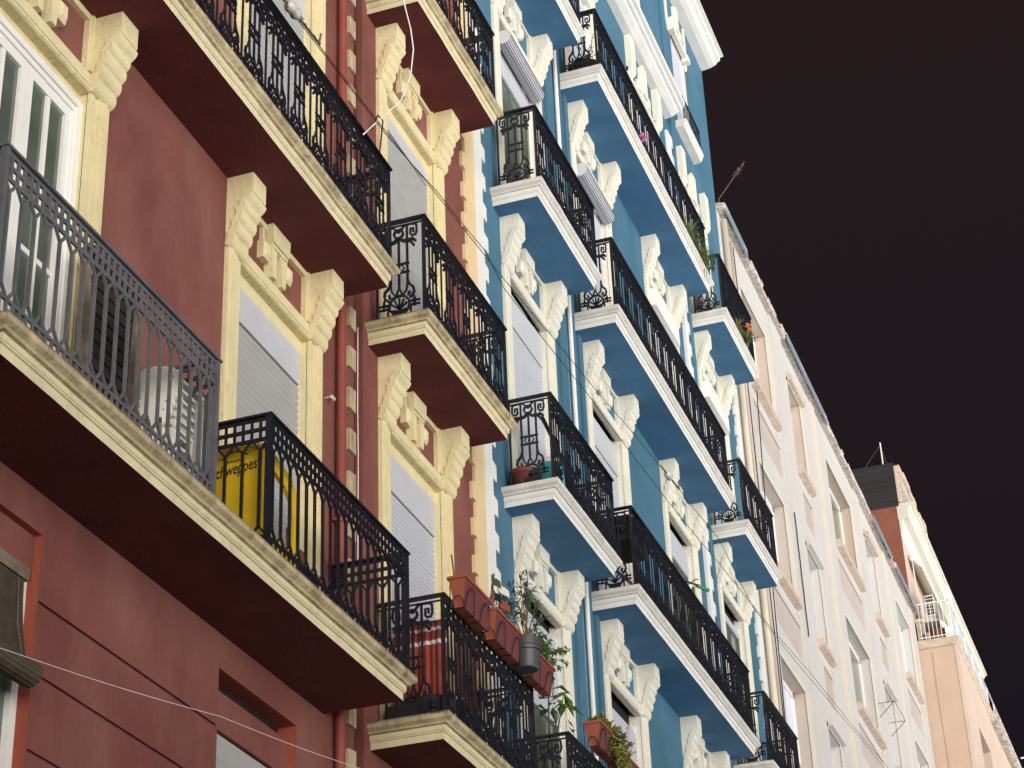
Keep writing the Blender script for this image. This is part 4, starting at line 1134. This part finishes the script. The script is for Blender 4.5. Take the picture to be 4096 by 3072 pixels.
plant('dry_plant', 'dry thin stems with seed heads behind the reddish planter', (20.0, -.62, 8.6), [(19.9, -.65, 9.02), (20.1, -.68, 9.2), (20.25, -.64, 9.28), (20.4, -.66, 9.1), (20.5, -.62, 9.0)], M['twig'], M['twig'], 7, .035, .016, .3, seed=31, sr=.004)

# red cloth hung inside the lower right red balcony
t = thing('hanging_cloth', 'pleated red cloth with white stripes hanging inside the lower right red balcony', 'cloth', (15.0, -.3, 7.6))
for (za, zb_, mm) in ((7.55, 8.20, 'cloth_r'), (8.20, 8.235, 'cloth_w'), (8.235, 8.32, 'cloth_r'), (8.32, 8.35, 'cloth_w'), (8.35, 8.40, 'cloth_r')):
    k = MB(); n = 40
    for i in range(n):
        ya, yb = -.58+.50*i/n, -.58+.50*(i+1)/n
        fa, fb = .012*math.sin(i*1.5)+.006*math.sin(i*.6), .012*math.sin((i+1)*1.5)+.006*math.sin((i+1)*.6)
        lo = 1.0 if zb_ > 8.2 else 1.6
        k.face([(15.0+fa*lo, ya, za), (15.0+fb*lo, yb, za), (15.0+fb, yb, zb_), (15.0+fa, ya, zb_)])
    k.build('cloth', M[mm], t)
k = MB(); k.tube([(15.0, -.6, 8.40), (15.0, -.02, 8.40)], .008, 6); k.build('rod', M['iron'], t)
k = MB(); k.smooth = True
for x in (15.22, 15.36, 15.62): k.tube([(x, -.58, 8.44), (x+.02, -.57, 8.1), (x, -.575, 7.7), (x+.03, -.57, 7.46)], .014, 6)
solo(k, 'garden_hose', M['terra_d'], 'brown hose loops hanging behind the lower right red railing', 'hose', (15.4, -.57, 7.46))
k = MB(); k.lathe([(0, FL1), (.16, FL1), (.20, FL1+.22), (.18, FL1+.24), (0, FL1+.22)], (15.0, -.42, 0), 18); k.box(14.8, 15.2, -.36, -.1, FL1, FL1+.18)
solo(k, 'black_tub', M['cloth_k'], 'black tub standing on the floor under the red cloth', 'tub', (15.0, -.42, FL1))

# blue left balcony, middle storey: turquoise can, terracotta pot, folded dark stand
FL2, FL3, FL4 = L2+TH, L3+TH, L4+TH
t = thing('watering_can', 'turquoise watering can with white rim on the middle left blue balcony', 'watering can', (18.62, -.42, FL2))
k = MB(); k.smooth = True; k.lathe([(0, FL2), (.15, FL2), (.16, FL2+.02), (.15, FL2+.34), (.13, FL2+.36), (0, FL2+.36)], (18.64, -.40, 0), 22); k.build('body', M['cyan'], t)
k = MB(); k.smooth = True; k.lathe([(.13, FL2+.36), (.14, FL2+.37), (.12, FL2+.42), (.05, FL2+.45), (0, FL2+.45)], (18.64, -.40, 0), 22); k.build('lid', M['wplastic'], t)
k = MB(); k.smooth = True; k.tube([(18.64, -.26, FL2+.32), (18.64, -.16, FL2+.3), (18.64, -.16, FL2+.12), (18.64, -.25, FL2+.06)], .014, 6); k.build('handle', M['cyan'], t)
t = thing('flower_pot', 'squat terracotta pot at the left end of the middle blue balcony', 'pot', (18.32, -.2, FL2))
k = MB(); k.smooth = True; k.lathe([(0, FL2), (.10, FL2), (.155, FL2+.17), (.165, FL2+.17), (.165, FL2+.21), (.14, FL2+.20), (0, FL2+.16)], (18.40, -.20, 0), 20); k.build('pot', M['terra_d'], t)
k = MB(); k.lathe([(0, FL2+.16), (.138, FL2+.17), (0, FL2+.19)], (18.40, -.20, 0), 14); k.build('soil', M['soil'], t)
t = thing('folding_stand', 'black folded stand with a bent arm leaning on the middle left blue railing', 'stand', (18.9, -.40, FL2))
k = MB()
k.tube([(18.40, -.42, FL2+.83), (18.52, -.42, FL2+.80), (18.72, -.43, FL2+.72), (18.80, -.43, FL2+.65), (18.95, -.44, FL2+.62)], .022, 6)
k.tube([(18.80, -.43, FL2+.66), (18.70, -.43, FL2+.45), (18.66, -.43, FL2+.36)], .022, 6)
k.tube([(19.0, -.45, FL2+.62), (19.25, -.46, FL2+.60), (19.45, -.46, FL2+.55)], .02, 6)
k.build('arm', M['iron'], t)
k = MB(); k.raw([(18.78, -.42, FL2+.66), (19.12, -.47, FL2+.66), (19.22, -.47, FL2+.34), (19.05, -.46, FL2+.02), (18.92, -.44, FL2+.05), (18.84, -.43, FL2+.42), (18.78, -.40, FL2+.66), (19.12, -.44, FL2+.66), (19.22, -.44, FL2+.34), (19.05, -.43, FL2+.02), (18.92, -.42, FL2+.05), (18.84, -.40, FL2+.42)],
                [(0, 1, 2, 3, 4, 5), (11, 10, 9, 8, 7, 6), (0, 6, 7, 1), (1, 7, 8, 2), (2, 8, 9, 3), (3, 9, 10, 4), (4, 10, 11, 5), (5, 11, 6, 0)])
k.build('cover', M['cloth_k'], t)

# long blue balcony, lower: black crate under the rail, bicycle
t = thing('plastic_crate', 'black crate hung under the handrail at the left end of the lower long blue balcony', 'crate', (21.32, -.28, FL2+.70))
k = MB(); k.box(21.33, 22.0, -.50, -.10, FL2+.66, FL2+.68)
for y in (-.5, -.11): k.box(21.33, 22.0, y, y+.01, FL2+.68, FL2+.98)
for x in (21.33, 21.99): k.box(x, x+.01, -.49, -.11, FL2+.68, FL2+.98)
for i in range(7): k.box(21.325, 21.33, -.48+i*.055, -.465+i*.055, FL2+.68, FL2+.98)
k.build('basket', M['cloth_k'], t)
k = MB(); k.tube([(21.4, -.3, FL2+.30), (21.6, -.4, FL2+.22), (21.8, -.45, FL2+.1)], .022, 5); k.tube([(21.45, -.2, FL2+.02), (21.7, -.35, FL2+.2)], .022, 5); k.build('strut', M['wood'], t)
t = thing('bicycle', 'green bicycle stood upright behind the lower long blue railing', 'bicycle', (24.9, -.30, FL2))
def ring(mb, c, r, th, n=22):
    mb.smooth = True
    mb.tube([(c[0]+.15*r*math.cos(2*math.pi*i/n), c[1]+.3*r*math.cos(2*math.pi*i/n), c[2]+r*math.sin(2*math.pi*i/n)) for i in range(n)], th, 6, closed=True)
k = MB(); ring(k, (24.92, -.26, FL2+1.02), .33, .022); k.build('wheel', M['cloth_k'], t)
k = MB(); ring(k, (24.75, -.28, FL2+.33), .33, .022); k.build('wheel', M['cloth_k'], t)
k = MB(); k.smooth = True
k.tube([(24.92, -.26, FL2+1.02), (24.97, -.33, FL2+1.30), (25.0, -.35, FL2+1.55)], .02, 8); k.tube([(24.97, -.33, FL2+1.3), (24.82, -.32, FL2+.75), (24.75, -.28, FL2+.33)], .022, 8); k.tube([(25.0, -.35, FL2+1.42), (24.7, -.33, FL2+.85)], .02, 8)
k.build('frame', M['green'], t)
k = MB(); k.smooth = True; k.tube([(24.66, -.22, FL2+1.52), (24.85, -.30, FL2+1.58), (25.0, -.35, FL2+1.60), (25.2, -.44, FL2+1.60)], .014, 8); k.build('handlebar', M['iron'], t)
k = MB(); k.smooth = True; k.tube([(25.08, -.38, FL2+1.60), (25.30, -.48, FL2+1.60)], .026, 8); k.build('grip', M['green'], t)
k = MB(); k.tube([(24.9, -.32, FL2+1.56), (25.1, -.36, FL2+1.70), (25.2, -.38, FL2+1.74)], .008, 5); k.tube([(24.95, -.36, FL2+1.1), (25.05, -.38, FL2+.98)], .02, 6); k.build('brake_lever', M['chrome'], t)
k = MB(); k.box(25.42, 25.47, -.26, -.22, FL2, FL2+1.72)
solo(k, 'wooden_post', M['wood_r'], 'dark reddish wooden post standing right of the green bicycle', 'post', (25.44, -.24, FL2))
k = MB(); k.box(25.30, 25.38, -.16, -.13, FL2, FL2+1.2)
solo(k, 'wooden_plank', M['wood'], 'narrow plank leaning between the bicycle and the reddish post', 'plank', (25.34, -.15, FL2))

# top long blue balcony: big pot with bare shrub, pink flower, weeds in the slab edge
t = thing('flower_pot', 'large dark round pot at the left end of the top long blue balcony', 'pot', (21.6, -.28, FL4))
k = MB(); k.smooth = True; k.lathe([(0, FL4), (.17, FL4), (.225, FL4+.2), (.24, FL4+.27), (.20, FL4+.30), (0, FL4+.31)], (21.55, -.30, 0), 22); k.build('pot', M['soil'], t)
plant('bare_shrub', 'sparse dry shrub growing out of the large dark pot', (21.55, -.30, FL4+.3), [(21.4+.7*random.random(), -.5+.4*random.random(), FL4+.55+.5*random.random()) for i in range(14)], M['twig'], M['twig'], 14, .035, .02, .3, seed=41, sr=.006)
k = MB()
rn = random.Random(2)
for i in range(26):
    k.leaf((23.2, -.62, FL4+.17), (rn.gauss(0, 1), rn.gauss(0, 1), rn.gauss(.2, 1)), .085, .03, .1)
solo(k, 'pink_flower', M['pink'], 'pink flower poking out at the foot of the top long blue railing', 'flower', (23.2, -.62, FL4+.1))
def tuft(label, c, n, ln, mm, seed, spread=.16, group='weeds on the balcony edges', up=.9):
    rn = random.Random(seed); k = MB()
    for i in range(n):
        d = Vector((rn.gauss(0, .55), rn.gauss(-.1, .5), up+rn.gauss(0, .35)))
        k.leaf((c[0]+rn.uniform(-spread, spread), c[1]+rn.uniform(-.05, .05), c[2]), d, ln*rn.uniform(.5, 1.2), .009, rn.uniform(.05, .8))
    return solo(k, 'weed', M[mm], label, 'weed', c, group)
tuft('green grass tuft left of the round tuft on the top long blue balcony', (25.85, -.56, FL4+.10), 150, .34, 'leaf', 3, .25)
tuft('round bright green tuft at the right end of the top long blue balcony', (26.45, -.60, FL4+.08), 240, .28, 'leaf', 4, .22, up=.3)
plant('weed', 'pale small leaved weed trailing around the bright green tuft', (26.4, -.6, FL4+.05), [(26.1+.8*random.random(), -.75+.2*random.random(), FL4-.1+.45*random.random()) for i in range(16)], M['twig'], M['twig'], 22, .022, .014, .3, seed=44, sr=.002, tip=.2, group='weeds on the balcony edges')
plant('bare_shrub', 'dry twigs rising at the right end of the top long blue balcony', (26.4, -.42, FL4), [(26.9, -.45, FL4+1.35), (26.7, -.42, FL4+1.15), (26.0, -.44, FL4+1.1), (25.7, -.42, FL4+.95), (26.95, -.4, FL4+1.5)], M['twig'], M['twig'], 5, .04, .008, .2, seed=45, sr=.006)
tuft('olive green weed on the left part of the top right balcony edge', (28.7, -.58, FL4+.06), 120, .22, 'leaf_y', 5, .2, up=.3)
tuft('dark thin bladed weed at the middle of the top right balcony edge', (29.25, -.62, FL4+.1), 70, .28, 'leaf_d', 6, .1)
t = thing('orange_flower', 'orange flower on a pale stalk against the top right black screen', 'flower', (29.4, -.6, FL4+.05))
k = MB(); k.tube([(29.35, -.6, FL4+.05), (29.55, -.62, FL4+.35), (29.9, -.63, FL4+.62)], .010, 5); k.tube([(29.3, -.6, FL4+.05), (29.45, -.63, FL4+.5)], .012, 5); k.build('stem', M['leaf_y'], t)
k = MB()
rn = random.Random(8)
for i in range(16): k.leaf((29.45, -.63, FL4+.5), (rn.gauss(0, 1), rn.gauss(0, 1), rn.gauss(.3, 1)), .10, .05, .1)
k.build('petal', M['orange'], t)

# rooftop weed and mast
t = thing('dry_weed', 'tall dry grass stalk growing from the roof of the off white building', 'weed', (31.55, .02, 22.75))
k = MB(); k.tube([(31.15, .02, 22.75), (31.35, .02, 23.2), (32.0, .02, 23.8), (32.9, .02, 24.65), (34.4, .02, 26.05)], .010, 5); k.build('stem', M['twig'], t)
k = MB(); rn = random.Random(17)
for i in range(90):
    q = rn.random(); k.leaf((33.0+1.4*q, .02, 24.75+1.3*q), (rn.gauss(.8, .35), rn.gauss(0, .3), rn.gauss(.9, .35)), .17*(1.1-q*.5), .012, .15)
k.build('seed_head', M['twig'], t)
t = thing('mast', 'pale metal mast with stay wires on the tarred brick wall', 'mast', (51.5, .23, 27.2))
k = MB(); k.tube([(51.5, .235, 27.0), (51.5, .235, 27.92)], .022, 8); k.build('pole', M['ac'], t)
k = MB(); k.tube([(51.5, .24, 27.85), (51.5, .74, 27.24)], .006, 4); k.tube([(51.5, .23, 27.8), (51.5, .12, 27.22)], .006, 4); k.tube([(51.5, .24, 27.85), (51.9, .3, 27.2)], .006, 4); k.build('stay_wire', M['twig'], t)

# terrace of the peach building
t = thing('air_conditioner', 'white air conditioner unit with a grid on the peach building terrace', 'air conditioner', (51.9, -.4, 22.6))
k = MB(); k.box(51.75, 52.5, -.55, -.33, 22.72, 23.32); k.build('case', M['ac'], t)
k = MB()
for i in range(6):
    for j in range(3): k.box(51.735, 51.75, -.535+j*.066, -.49+j*.066, 22.77+i*.09, 22.83+i*.09)
k.build('grille', M['dark'], t)
k = MB(); k.box(51.75, 52.5, -.6, -.0, 22.58, 22.62); k.box(51.8, 51.84, -.5, 0, 22.62, 22.72); k.build('shelf', M['ac'], t)
t = thing('flower_pot', 'brown round pot on the peach building terrace under the air conditioner', 'pot', (51.8, -.5, 21.93))
k = MB(); k.smooth = True; k.lathe([(0, 21.93), (.14, 21.93), (.22, 22.2), (.20, 22.3), (.22, 22.34), (.18, 22.34), (0, 22.3)], (51.85, -.52, 0), 18); k.build('pot', M['terra_d'], t)
k = MB()
k.box(51.45, 52.6, -.12, -.05, 21.93, 22.5); k.box(51.5, 52.2, -.2, -.1, 22.5, 22.55); k.box(51.6, 51.9, -.22, -.12, 22.2, 22.5)
solo(k, 'shelf_unit', M['sill'], 'cluttered grey shelf against the wall behind the terrace bars', 'shelf', (51.9, -.1, 21.93))
t = thing('canvas_awning_cover', 'crumpled pale sheet tied to the terrace railing corner', 'sheet', (52.2, -.9, 22.6))
k = MB(); rn = random.Random(31); g_ = [[(51.9+.16*i, -.9+.05*rn.random()-.02*j, 22.95+.16*j+.04*rn.random()) for i in range(6)] for j in range(5)]
for j in range(4):
    for i in range(5): k.face([g_[j][i], g_[j][i+1], g_[j+1][i+1], g_[j+1][i]])
k.build('sheet', M['cloth_w'], t)
t = thing('balcony_rail_unit', 'pale metal balcony cage at the far right end of the street', 'balcony', (66.5, -1.2, 22))
k = MB()
k.box(66.0, 70.5, -1.30, -1.27, 23.2, 23.24); k.box(66.0, 66.04, -1.3, -1.0, 23.2, 23.24); k.box(66.0, 66.04, -1.3, -1.26, 22.0, 23.2)
for i in range(24): k.box(66.0+i*.19, 66.03+i*.19, -1.295, -1.275, 22.0, 23.2)
k.build('railing', M['frame'], t)
k = MB(); k.box(66.3, 70.5, -1.27, -1.26, 22.05, 23.15); k.build('sheet_panel', M['sheet'], t)
k = MB(); k.box(65.9, 70.6, -1.35, -1.0, 21.8, 22.0); k.build('slab', M['sill'], t)

# clothes drying frames on the off-white facade
def rack(label, x, z):
    k = MB()
    k.tube([(x, 0, z), (x, -.36, z), (x+1.35, -.36, z), (x+1.35, 0, z)], .007, 5)
    k.tube([(x, 0, z-.32), (x, -.36, z)], .008, 4); k.tube([(x+1.35, 0, z-.32), (x+1.35, -.36, z)], .008, 4)
    for i in range(3): k.tube([(x, -.1-.09*i, z), (x+1.35, -.1-.09*i, z)], .003, 3)
    solo(k, 'drying_rack', M['iron'], label, 'drying rack', (x+.6, 0, z), 'drying racks on the off white wall')
rack('upper thin black clothes drying rack on the off white facade', 43.0, 17.35)
rack('lower thin black clothes drying rack on the off white facade', 44.6, 13.9)

# ------------------------------------------------------------------ cables
def cable(name, label, pts, r, m, group=None, cat='cable', lash=0):
    P = []
    for i in range(len(pts)-1):
        a, b = Vector(pts[i]), Vector(pts[i+1]); n = 8
        for j in range(n): P.append(a.lerp(b, j/n)+Vector((0, 0, -.012*(b-a).length*math.sin(math.pi*j/n)*.5)))
    P.append(Vector(pts[-1]))
    k = MB(); k.smooth = True; k.tube(P, r, 6)
    return solo(k, name, M[m], label, cat, tuple(pts[0]), group)
GC = 'black cables strung along the facades'
cable('overhead_cable', 'upper black cable strung along the facades between two ceramic insulators', [(9.0, -.72, 12.12), (11.5, -.72, 12.15), (14.6, -.72, 12.39), (18.0, -.72, 12.73), (20.9, -.72, 13.06), (22.6, -.72, 13.25), (25.2, -.72, 13.49), (27.0, -.72, 13.20), (32.2, -.72, 13.65), (35.3, -.72, 13.95), (46, -.72, 15.0)], .0038, 'cable', GC)
cable('overhead_cable', 'lower black cable strung along the facades just under the insulators', [(9.0, -.72, 12.02), (13.4, -.72, 12.25), (14.6, -.72, 12.43), (15.9, -.72, 12.56), (16.4, -.72, 12.44), (19.2, -.72, 12.66), (21.4, -.72, 12.76), (25.0, -.72, 13.06), (30.9, -.72, 13.63), (46, -.72, 15.2)], .0038, 'cable', GC)
def insulator(label, c):
    t = thing('cable_insulator', label, 'insulator', c, 'ceramic insulators on the cable')
    d = Vector((1, 0, .085)).normalized(); c = Vector(c)
    k = MB(); k.smooth = True
    s = [(.02, -.10), (.045, -.085), (.06, -.05), (.05, -.02), (.05, .02), (.06, .05), (.045, .085), (.02, .10)]
    k.tube([c+d*h for _, h in s], [r_*.85 for r_, _ in s], 14); k.build('body', M['glassins'], t)
    k = MB()
    for q in range(9):
        k.tube([c+d*(.12+q*.045)+Vector((0, .012, .012))*(1 if q % 2 else -1), c+d*(.17+q*.045)-Vector((0, .012, .012))*(1 if q % 2 else -1)], .011, 5)
        if q < 6: k.tube([c-d*(.12+q*.045)+Vector((0, .012, .012))*(1 if q % 2 else -1), c-d*(.17+q*.045)-Vector((0, .012, .012))*(1 if q % 2 else -1)], .009, 5)
    k.tube([c+d*.5, c+d*.5+Vector((.03, 0, .12))], .009, 5)
    k.build('twisted_wire', M['twig'], t)
insulator('grey ceramic insulator beside the top left black railing', (11.50, -.72, 12.16))
insulator('grey ceramic insulator in front of a scalloped corbel on the blue building', (22.60, -.72, 13.25))
cable('white_cable', 'white cable hanging in a loop from the top red balcony', [(13.9, -.64, 15.2), (14.03, -.64, 14.28), (14.22, -.64, 14.05), (14.28, -.64, 13.86), (14.20, -.64, 13.5), (13.95, -.64, 13.03), (13.44, -.62, 12.45), (13.17, -.6, 12.13)], .0065, 'wcable')
cable('thin_line', 'thin pale line sagging across the lower red wall', [(7.0, -.55, 5.05), (8.42, -.55, 5.72), (11.0, -.55, 6.20), (13.5, -.55, 6.60), (15.5, -.55, 6.95)], .0022, 'wcable')
p = [(14.62, -.04, 7.6+.35*i) for i in range(12)]
cable('wall_cord', 'thin white cord running down the red wall beside the downpipe', [(14.345, -.045, 11.0), (14.34, -.045, 10.2), (14.35, -.045, 9.75), (14.34, -.045, 8.7)], .004, 'wcable')
k = MB()
k.tube([(14.80, -.03, 12.4), (14.84, -.06, 13.2), (14.88, -.08, 13.6), (14.8, -.06, 13.62), (14.72, -.03, 13.4)], .008, 5)
solo(k, 'loose_wire', M['conduit'], 'loose dark red wire hanging beside the upper right red window', 'wire', (14.8, -.03, 12.4))
cable('wall_cord', 'thin black drop cable hanging down the left part of the off white facade', [(32.3, -.12, 19.6), (32.0, -.12, 17.6), (31.8, -.12, 15.6), (31.6, -.12, 12.8), (31.55, -.12, 9)], .010, 'cable')
